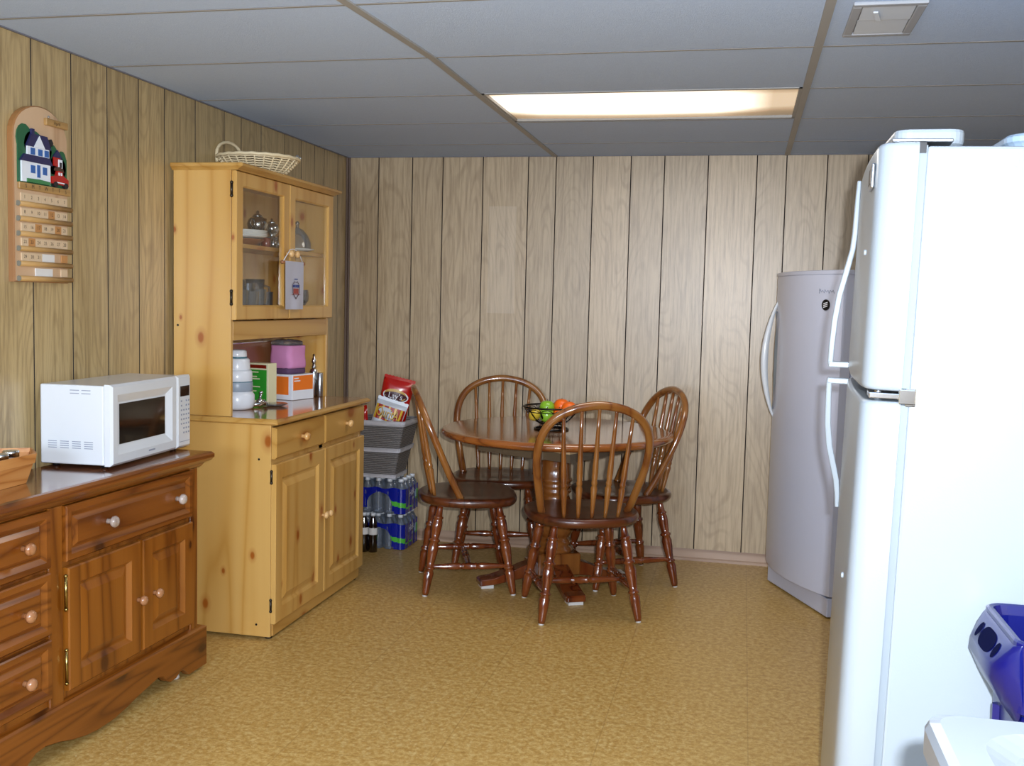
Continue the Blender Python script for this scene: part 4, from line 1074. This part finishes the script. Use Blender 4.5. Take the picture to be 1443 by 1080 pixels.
# ------------------------------------------------------------------ things in the hutch niche
def top(o,label,cat,group=None): return tag(o,label,cat,group)
Z=CT+.0005
t=thing('canister_stack','stacked white and grey round appliance with teal bands at near end of hutch counter','appliance',(.150,-1.585,Z))
kw=dict(parent=t,local=True)
b=MB(); b.lathe([(.058,0),(.068,.010),(.072,.028),(.072,.060),(.060,.078)],28); b.build('base',M['can_white'],**kw)
b=MB(); b.lathe([(.062,.076),(.064,.080),(.064,.112),(.062,.116)],28); b.build('grey_band',M['can_grey'],**kw)
b=MB(); b.lathe([(.060,.115),(.062,.119),(.062,.158),(.055,.166)],28); b.build('middle',M['can_white'],**kw)
b=MB(); b.lathe([(.0615,.113),(.063,.116),(.0615,.119)],28); b.build('teal_ring',M['teal'],**kw)
b=MB(); b.lathe([(.052,.164),(.053,.170),(.051,.208),(.046,.214)],28); b.build('upper',M['can_white'],**kw)
b=MB(); b.lathe([(.040,.213),(.041,.217),(.040,.221)],28); b.build('teal_ring',M['teal'],**kw)
b=MB(); b.lathe([(.038,.219),(.040,.224),(.038,.244),(.030,.250)],24); b.build('lid',M['can_white'],**kw)
t=thing('white_canister','slim white cylinder beside the stacked appliance on the hutch counter','canister',(.110,-1.435,Z)); kw=dict(parent=t,local=True)
b=MB(); b.lathe([(.030,0),(.032,.004),(.032,.018)],20); b.build('base',M['can_grey'],**kw)
b=MB(); b.lathe([(.033,.018),(.034,.022)],20); b.build('teal_ring',M['teal'],**kw)
b=MB(); b.lathe([(.031,.022),(.031,.135),(.027,.142)],20); b.build('body',M['can_white'],**kw)
t=thing('faucet_attachment','small chrome faucet-like gadget lying on the near part of hutch counter','gadget',(.205,-1.490,Z)); kw=dict(parent=t,local=True)
b=MB(); b.tube([(-.03,-.03,.010),(0,0,.014),(.012,.02,.024),(.018,.03,.012)],[.008,.011,.009,.008],10); b.sphere((0,.005,.024),.014,12,8); b.build('spout',M['chrome'],**kw)
b=MB(); b.tube([(0,.005,.034),(.002,.012,.060)],.005,8); b.sphere((.002,.012,.062),.008,10,6); b.build('lever',M['chrome'],**kw)
t=thing('glass_saucer','small clear glass saucer at front of the hutch counter','saucer',(.235,-1.405,Z)); kw=dict(parent=t,local=True)
b=MB(); b.lathe([(.030,0),(.045,.003),(.060,.010),(.058,.011),(.040,.005)],28); b.build('dish',M['crystal'],**kw)
t=thing('tea_box','cream box with a green front standing on the hutch counter','box',(.125,-1.285,Z),math.radians(-12)); kw=dict(parent=t,local=True)
b=MB(); b.box(-.055,-.040,0,.055,.020,.178); b.build('carton',M['teabox'],bevel=.002,**kw)
b=MB(); b.box(-.050,-.0412,.012,.046,-.0395,.148); b.build('front_print',M['teagreen'],**kw)
b=MB()
for k in range(5): b.box(-.046,-.0413,.155+.001*(k%2),.044-.0*k,-.0395,.170)
b.build('top_print',M['red_ink'],**kw)
b=MB()
for z_ in (.135,.115,.105,.07,.05): b.box(-.040,-.0422,z_,-.040+.05+.02*math.sin(z_*90),-.0411,z_+.005)
b.build('print_lines',M['teabox'],**kw)
# brown tray leaning at the back
t=thing('serving_tray','brown wooden tray with shiny top edge leaning at back of hutch niche','tray',(.040,-1.36,Z)); kw=dict(parent=t,local=True)
b=MB(); b.loft([[(.004,-.22,.0),(.012,-.22,.0),(.012,.33,.0),(.004,.33,.0)],[(-.010,-.22,.262),(-.002,-.22,.262),(-.002,.33,.262),(-.010,.33,.262)]]); b.build('board',M['tray'],bevel=.002,**kw)
b=MB(); b.box(-.012,-.22,.262,.004,.33,.270); b.build('metal_edge',M['chrome'],bevel=.002,**kw)
# orange and white carton with a pink cloth and a clear bag
t=thing('orange_carton','white carton with orange panels at far end of the hutch counter','box',(.142,-1.07,Z),math.radians(-14)); kw=dict(parent=t,local=True)
b=MB(); b.box(-.055,-.075,0,.085,.085,.118); b.build('carton',M['carton'],bevel=.002,**kw)
b=MB(); b.box(-.053,-.0762,.024,.064,-.0745,.108); b.box(.0845,-.068,.045,.0862,.076,.112); b.build('orange_panel',M['corange'],**kw)
b=MB()
for k in range(2): b.box(.0858,-.062,.098-.012*k,.0867,-.030+.012*k,.103-.012*k)
b.build('print_lines',M['carton'],**kw)
t=thing('pink_cloth','folded pink cloth with purple edge on top of the orange carton','cloth',(.142,-1.07,Z+.119),math.radians(-14)); kw=dict(parent=t,local=True)
b=MB(); lo=[]
for k in range(13):
    z=.026+.105*k/12; w_=.080+.004*math.sin(k*.45); o=.002*math.sin(k*.7)
    lo.append([(x*1.0*w_/.08+o,y_+.002*math.sin(k*.6+x*40),z) for x,y_ in rrect(.125,.130,.025,4)])
b.loft(lo,True,True,0,True); b.build('cloth',M['pink'],**kw)
b=MB(); lo=[[(x*s_,y_*s_,z) for x,y_ in rrect(.122,.130,.022,4)] for s_,z in ((.98,0),(1.02,.012),(.97,.028))]
b.loft(lo,True,True,0,True); b.build('purple_edge',M['purple'],**kw)
t=thing('clear_bag','crumpled clear plastic bag on top of the pink cloth in the hutch','bag',(.136,-1.07,Z+.251),math.radians(-14)); kw=dict(parent=t,local=True)
b=MB(); lo=[]
for k,(s_,z) in enumerate(((.96,0),(1.0,.008),(.95,.018),(.7,.024),(.3,.027))): lo.append([(x*s_,y_*s_,z+.003*math.sin(x*70+y_*50)*(k>0)) for x,y_ in rrect(.115,.12,.02,4)])
b.loft(lo,True,True,0,True); b.build('film',M['bag'],**kw)
t=thing('steel_bottle','slim steel pump bottle at far right end of hutch counter','bottle',(.205,-.915,Z)); kw=dict(parent=t,local=True)
b=MB(); b.lathe([(.018,0),(.021,.003),(.021,.115),(.017,.130),(.010,.138)],22); b.build('body',M['chrome'],**kw)
b=MB(); b.lathe([(.011,.137),(.011,.146),(.007,.150),(.007,.168)],16); b.build('neck',M['steel'],**kw)
b=MB(); b.lathe([(.010,.160),(.012,.164),(.010,.180),(.006,.186),(.006,.204)],14); b.build('pump',M['chrome'],**kw)
t=thing('steel_bottle','shorter grey steel cylinder just behind the slim pump bottle','bottle',(.165,-.9165+.002,Z)); kw=dict(parent=t,local=True)
t.location=(.243,-.930,Z)
b=MB(); b.lathe([(.013,0),(.0145,.003),(.0145,.112),(.012,.116)],18); b.build('body',M['steel'],**kw)

# ------------------------------------------------------------------ behind the glass doors
S1=1.5725; S0=1.2625
def goblet(x,y_,z,label,h=.14,r=.035,grp='clear glasses on the lower shelf',cat='glass',name='drinking_glass'):
    t=thing(name,label,cat,(x,y_,z),0,grp); b=MB()
    b.lathe([(r*.75,0),(r*.8,.004),(r*.12,.010),(r*.10,h*.38),(r*.5,h*.46),(r*.95,h*.62),(r,h*.8),(r*.9,h),(r*.86,h),(r*.94,h*.8),(r*.85,h*.64),(r*.2,h*.5)],14,smooth=False); b.build('bowl',M['crystal'],t,local=True); return t
def tumbler(x,y_,z,label,h=.12,r=.032,grp='clear glasses on the lower shelf'):
    t=thing('drinking_glass',label,'glass',(x,y_,z),0,grp); b=MB()
    b.lathe([(r*.8,0),(r*.85,.003),(r,h),(r*.94,h),(r*.78,.012)],14,smooth=False); b.build('wall',M['crystal'],t,local=True); return t
lowpos=[(.10,-1.57,.165,0),(.19,-1.63,.125,1),(.10,-1.485,.17,0),(.195,-1.55,.12,1),(.10,-1.40,.155,0),(.19,-1.47,.13,1),(.185,-1.395,.12,1)]
ordn=['first','second','third','fourth','fifth','sixth','seventh']
for k,(x,y_,h_,kind) in enumerate(lowpos):
    lab='clear %s on lower shelf behind near glass door, %s from the near side'%('tumbler' if kind else 'stemmed goblet',ordn[k])
    (tumbler if kind else goblet)(x,y_,S0,lab,h_)
t=thing('gold_ornament','small gold ornament beside the towel behind the near glass door','ornament',(.228,-1.44,S0)); b=MB(); b.lathe([(.014,0),(.018,.006),(.010,.014),(.020,.026),(.012,.038),(.003,.044)],16); b.build('body',M['brass'],t,local=True)
goblet(.150,-.945,S0,'flared clear goblet on lower shelf behind the far glass door',.135,.036)
t=thing('glass_bowl','cut glass bowl on lower shelf behind the far glass door','bowl',(.212,-1.02,S0)); b=MB()
lo=[]
for r_,z in ((.030,0),(.042,.012),(.055,.045),(.052,.046),(.038,.014),(.02,.008)): lo.append([((r_+(.003 if k%2 else 0))*math.cos(2*PI*k/28),(r_+(.003 if k%2 else 0))*math.sin(2*PI*k/28),z) for k in range(28)])
b.loft(lo,True,True,0,False); b.build('dish',M['crystal'],t,local=True)
t=thing('glass_pitcher','tall clear glass pitcher at back of the near lower shelf','pitcher',(.085,-1.30,S0)); b=MB(); b.lathe([(.036,0),(.040,.004),(.046,.06),(.040,.12),(.044,.175),(.041,.175),(.037,.12),(.042,.06),(.034,.01)],22); b.build('body',M['crystal'],t,local=True)
b=MB(); b.tube([(.040,0,.15),(.070,0,.14),(.075,0,.09),(.044,0,.05)],.005,8); b.build('handle',M['crystal'],t,local=True)
# upper shelf
for k in range(4):
    b=MB(); b.lathe([(.045,0),(.085,.005),(.105,.013),(.103,.015),(.080,.008),(.045,.004)],32,(.135,-1.515,S1+.030+.0072*k)); tag(b.build('dinner_plate',M['china']),'white china plate on the upper shelf, %s of the stack'%['bottom','second from bottom','third from bottom','topmost'][k],'plate','stacked plates on the upper shelf')
t=thing('wooden_bowl','brown wooden bowl under the stacked plates on the upper shelf','bowl',(.135,-1.515,S1)); b=MB(); b.lathe([(.050,0),(.055,.003),(.090,.026),(.092,.029),(.086,.029),(.05,.008)],28); b.build('dish',M['tray'],t,local=True)
def teapot(x,y_,label,s=1,name='silver_teapot',cat='teapot',z=S1):
    t=thing(name,label,cat,(x,y_,z)); kw=dict(parent=t,local=True)
    b=MB(); b.lathe([(.028*s,0),(.030*s,.004*s),(.020*s,.012*s),(.042*s,.035*s),(.048*s,.060*s),(.040*s,.082*s),(.022*s,.094*s)],26); b.build('body',M['silver'],**kw)
    b=MB(); b.lathe([(.024*s,.093*s),(.020*s,.102*s),(.006*s,.108*s),(.008*s,.116*s),(.003*s,.122*s)],18); b.build('lid',M['silver'],**kw)
    b=MB(); b.tube([(0,.040*s,.045*s),(0,.062*s,.055*s),(0,.075*s,.082*s),(0,.085*s,.088*s)],[.009*s,.007*s,.005*s,.005*s],8); b.build('spout',M['silver'],**kw)
    b=MB(); b.tube([(0,-.038*s,.078*s),(0,-.066*s,.080*s),(0,-.074*s,.056*s),(0,-.044*s,.034*s)],.004*s,8); b.build('handle',M['silver'],**kw); return t
def stand(x,y_,h,label):
    t=thing('glass_cake_stand',label,'cake stand',(x,y_,S1)); b=MB(); b.lathe([(.050,0),(.052,.004),(.012,.012),(.010,h-.014),(.065,h-.006),(.068,h),(.062,h)],26); b.build('plate',M['crystal'],t,local=True); return t
stand(.11,-1.325,.050,'clear glass footed stand on the upper shelf under the silver teapot')
teapot(.11,-1.325,'shiny silver teapot standing on the clear glass stand on upper shelf',.95,z=S1+.0505)
stand(.11,-1.185,.055,'clear glass footed stand on the upper shelf under the silver sugar bowl')
teapot(.11,-1.185,'silver sugar bowl on the other footed stand, right of the silver teapot',.72,'silver_sugar_bowl','sugar bowl',z=S1+.0555)
for k,(x,y_,r_) in enumerate(((.205,-1.365,.019),(.205,-1.310,.021))):
    t=thing('silver_shaker','round silver shaker at front of the upper shelf, %s'%('the left one' if k==0 else 'the right one by the door stile'),'shaker',(x,y_,S1)); b=MB(); b.lathe([(.012,0),(r_*.8,.003),(r_,r_),(r_*.7,r_*1.8),(.008,r_*2.2),(.009,r_*2.6),(.002,r_*2.8)],18); b.build('body',M['silver'],t,local=True)
t=thing('votive_candle','dark red glass votive at front of the upper shelf near the plates','candle holder',(.200,-1.425,S1)); b=MB(); b.lathe([(.016,0),(.020,.004),(.022,.040),(.020,.040),(.018,.008)],18); b.build('cup',M['candle'],t,local=True)
t=thing('cake_dome','clear glass dome with knob over a white plate, upper shelf behind far door','cake dome',(.150,-.995,S1)); kw=dict(parent=t,local=True)
b=MB(); b.lathe([(.035,0),(.05,.006),(.080,.014),(.079,.017),(.05,.010)],28); b.build('plate',M['china'],**kw)
b=MB(); b.lathe([(.066,.0165),(.064,.045),(.050,.080),(.028,.105),(.008,.116),(.006,.128),(.011,.136),(.004,.146)],26,cap0=False); b.build('dome',M['crystal'],**kw)

# mini towel on a rod looped over the knobs
t=thing('mini_towel','small pale towel with red and blue emblem hanging from the hutch knobs','towel',(.305,-1.37,1.50))
b=MB(); b.tube([(.302,-1.478,1.510),(.302,-1.268,1.510)],.0055,10)
b.sphere((.302,-1.480,1.510),.0085,10,8); b.sphere((.302,-1.266,1.510),.0085,10,8); b.build('rod',M['tray'],t)
b=MB(); b.tube([(.302,-1.272,1.512),(.303,-1.300,1.540),(.300,-1.340,1.566),(.300,-1.370,1.570),(.300,-1.400,1.566),(.303,-1.440,1.540),(.302,-1.474,1.512)],.0018,6); b.build('cord',M['white_ink'],t)
b=MB(); g=[]; nx,nz=16,20
for i in range(nx+1):
    for j in range(nz+1):
        u=i/nx; v=j/nz; yy=-1.466+.186*u+ .004*v*(u-.5); zz=1.516-.207*v; g.append((.3095+.0022*math.sin(u*9+v*2)*v,yy,zz))
b.add(g,[(i*(nz+1)+j,(i+1)*(nz+1)+j,(i+1)*(nz+1)+j+1,i*(nz+1)+j+1) for i in range(nx) for j in range(nz)],0,True)
g2=[(x-.015,y_,z) for x,y_,z in g]; 
b.add([p for p in g2],[(i*(nz+1)+j,i*(nz+1)+j+1,(i+1)*(nz+1)+j+1,(i+1)*(nz+1)+j) for i in range(nx) for j in range(0)],0,True)
b.build('cloth',M['towel'],t)
b=MB(); ec=(-1.364,1.398)
def eq(pts,m): b.add([(.3128,ec[0]+u*1.5,ec[1]+v) for u,v in pts],[tuple(range(len(pts)))],m)
eq([(-.022,.020),(-.018,.020),(.018,-.0),(.018,.004)][:0] or [(-.021,.018),(-.007,.018),(-.007,.006),(-.021,.006)],0)
eq([(-.005,.018),(.005,.018),(.005,.006),(-.005,.006)],0); eq([(.007,.018),(.021,.018),(.021,.006),(.007,.006)],0)
for u in (-.018,-.006,.006): eq([(u,.002),(u+.011,.002),(u+.011,-.022),(u,-.022)],1)
eq([(-.024,.020),(-.021,.020),(-.021,-.022),(-.024,-.018)],2); eq([(.021,.020),(.024,.020),(.024,-.018),(.021,-.022)],2)
eq([(-.022,-.022),(0,-.046),(0,-.040),(-.018,-.020)],2); eq([(.022,-.022),(.018,-.020),(0,-.040),(0,-.046)],2)
eq([(-.020,.022),(-.010,.034),(-.008,.031),(-.016,.020)],2); eq([(.020,.022),(.016,.020),(.008,.031),(.010,.034)],2); eq([(-.010,.034),(0,.024),(.010,.034),(0,.028)],2)
eq([(-.030,-.024),(.030,-.024),(.030,-.026),(-.030,-.026)],1); eq([(-.012,.040),(.012,.040),(.012,.044),(-.012,.044)],0)
b.build('emblem',[M['towel_blue'],M['towel_red'],M['maroon_ink']],t)

# ------------------------------------------------------------------ wicker basket on top of the hutch
WB=thing('wicker_basket','pale open-weave wicker basket with arched handle on top of the pine hutch','basket',(.170,-1.44,TOPZ+.001)); kw=dict(parent=WB,local=True)
def wr(t): return .100+(.172-.100)*t**.8
b=MB()
for k in range(9):
    t=k/8; n=40; b.tube([(wr(t)*math.cos(2*PI*i/n),wr(t)*math.sin(2*PI*i/n),.004+.068*t+.0012*(-1)**i) for i in range(n)],.0030 if k<8 else .0075,6,True)
b.build('weavers',M['wicker'],**kw)
b=MB()
for k in range(26):
    a=2*PI*k/26; b.tube([((wr(t))*math.cos(a),(wr(t))*math.sin(a),.003+.070*t) for t in (0,.25,.5,.75,1)],.0036,6)
b.build('ribs',M['wicker'],**kw)
b=MB(); b.lathe([(.098,0),(.100,.002),(.098,.005)],32); b.build('bottom',M['wicker'],**kw)
pa=Vector((.170*math.cos(math.radians(206)),.170*math.sin(math.radians(206)),.050)); pb=Vector((.170*math.cos(math.radians(139)),.170*math.sin(math.radians(139)),.062))
pts=[]
for k in range(19):
    q=PI*k/18; m_=(pa+pb)/2; pts.append(m_-(pb-pa)/2*math.cos(q)*(1+.12*math.sin(q))+Vector((-.012*math.sin(q),0,.088*math.sin(q)**.85)))
b=MB(); b.tube(pts,[.0062+.0012*(i%2) for i in range(19)],8); b.build('handle',M['wicker'],**kw)
b=MB()
for a in (math.radians(4),math.radians(22)): b.sphere((.172*math.cos(a),.172*math.sin(a),.080),.008,10,8)
b.build('rim_beads',M['chrome'],**kw)

# ------------------------------------------------------------------ camera and lights
cam=bpy.data.cameras.new('camera'); co=bpy.data.objects.new('camera',cam); COL.objects.link(co); sc.camera=co
C=Vector((2.2172,-5.5625,1.3663)); yaw,pi_,ro=-.2183,-.0788,.0245
f=Vector((math.sin(yaw)*math.cos(pi_),math.cos(yaw)*math.cos(pi_),math.sin(pi_)))
r0=Vector((math.cos(yaw),-math.sin(yaw),0)); u0=r0.cross(f)
r_=r0*math.cos(ro)+u0*math.sin(ro); u_=-r0*math.sin(ro)+u0*math.cos(ro)
mw=Matrix(((r_.x,u_.x,-f.x,C.x),(r_.y,u_.y,-f.y,C.y),(r_.z,u_.z,-f.z,C.z),(0,0,0,1))); co.matrix_world=mw
cam.sensor_fit='HORIZONTAL'; cam.sensor_width=36; cam.lens=1454.6/1443*36; cam.clip_start=.02
def area(name,loc,dirv,sx,sy,power,col):
    l=bpy.data.lights.new(name,'AREA'); l.shape='RECTANGLE'; l.size=sx; l.size_y=sy; l.energy=power; l.color=col
    o=bpy.data.objects.new(name,l); COL.objects.link(o); o.location=loc; o.rotation_euler=Vector(dirv).to_track_quat('-Z','Y').to_euler(); return o
area('camera_flash',C+r_*.075+u_*.055+f*.03,f,.035,.025,106,(.90,.965,1.06))
area('ceiling_tubes',(1.8,-1.368,H-.03),(0,0,-1),1.1,.5,7,(1,.95,.88))
area('rear_ceiling_fill',(1.7,-5.6,H-.03),(0,0,-1),1.2,.6,14,(.90,.96,1.05))  # added fill lamp behind the camera, no fixture there; lifts the ambient
area('rear_cool_fill',(1.0,YB+.05,1.5),(0,1,.15),1.4,.8,85,(.72,.88,1.08))  # added bluish fill from the rear, no window built; brightens the ceiling
wd=bpy.data.worlds.new('world'); sc.world=wd; wd.use_nodes=True; wd.node_tree.nodes['Background'].inputs[0].default_value=(.5,.55,.62,1); wd.node_tree.nodes['Background'].inputs[1].default_value=.15
sc.view_settings.view_transform='Standard'; sc.view_settings.look='None'; sc.view_settings.exposure=0.0
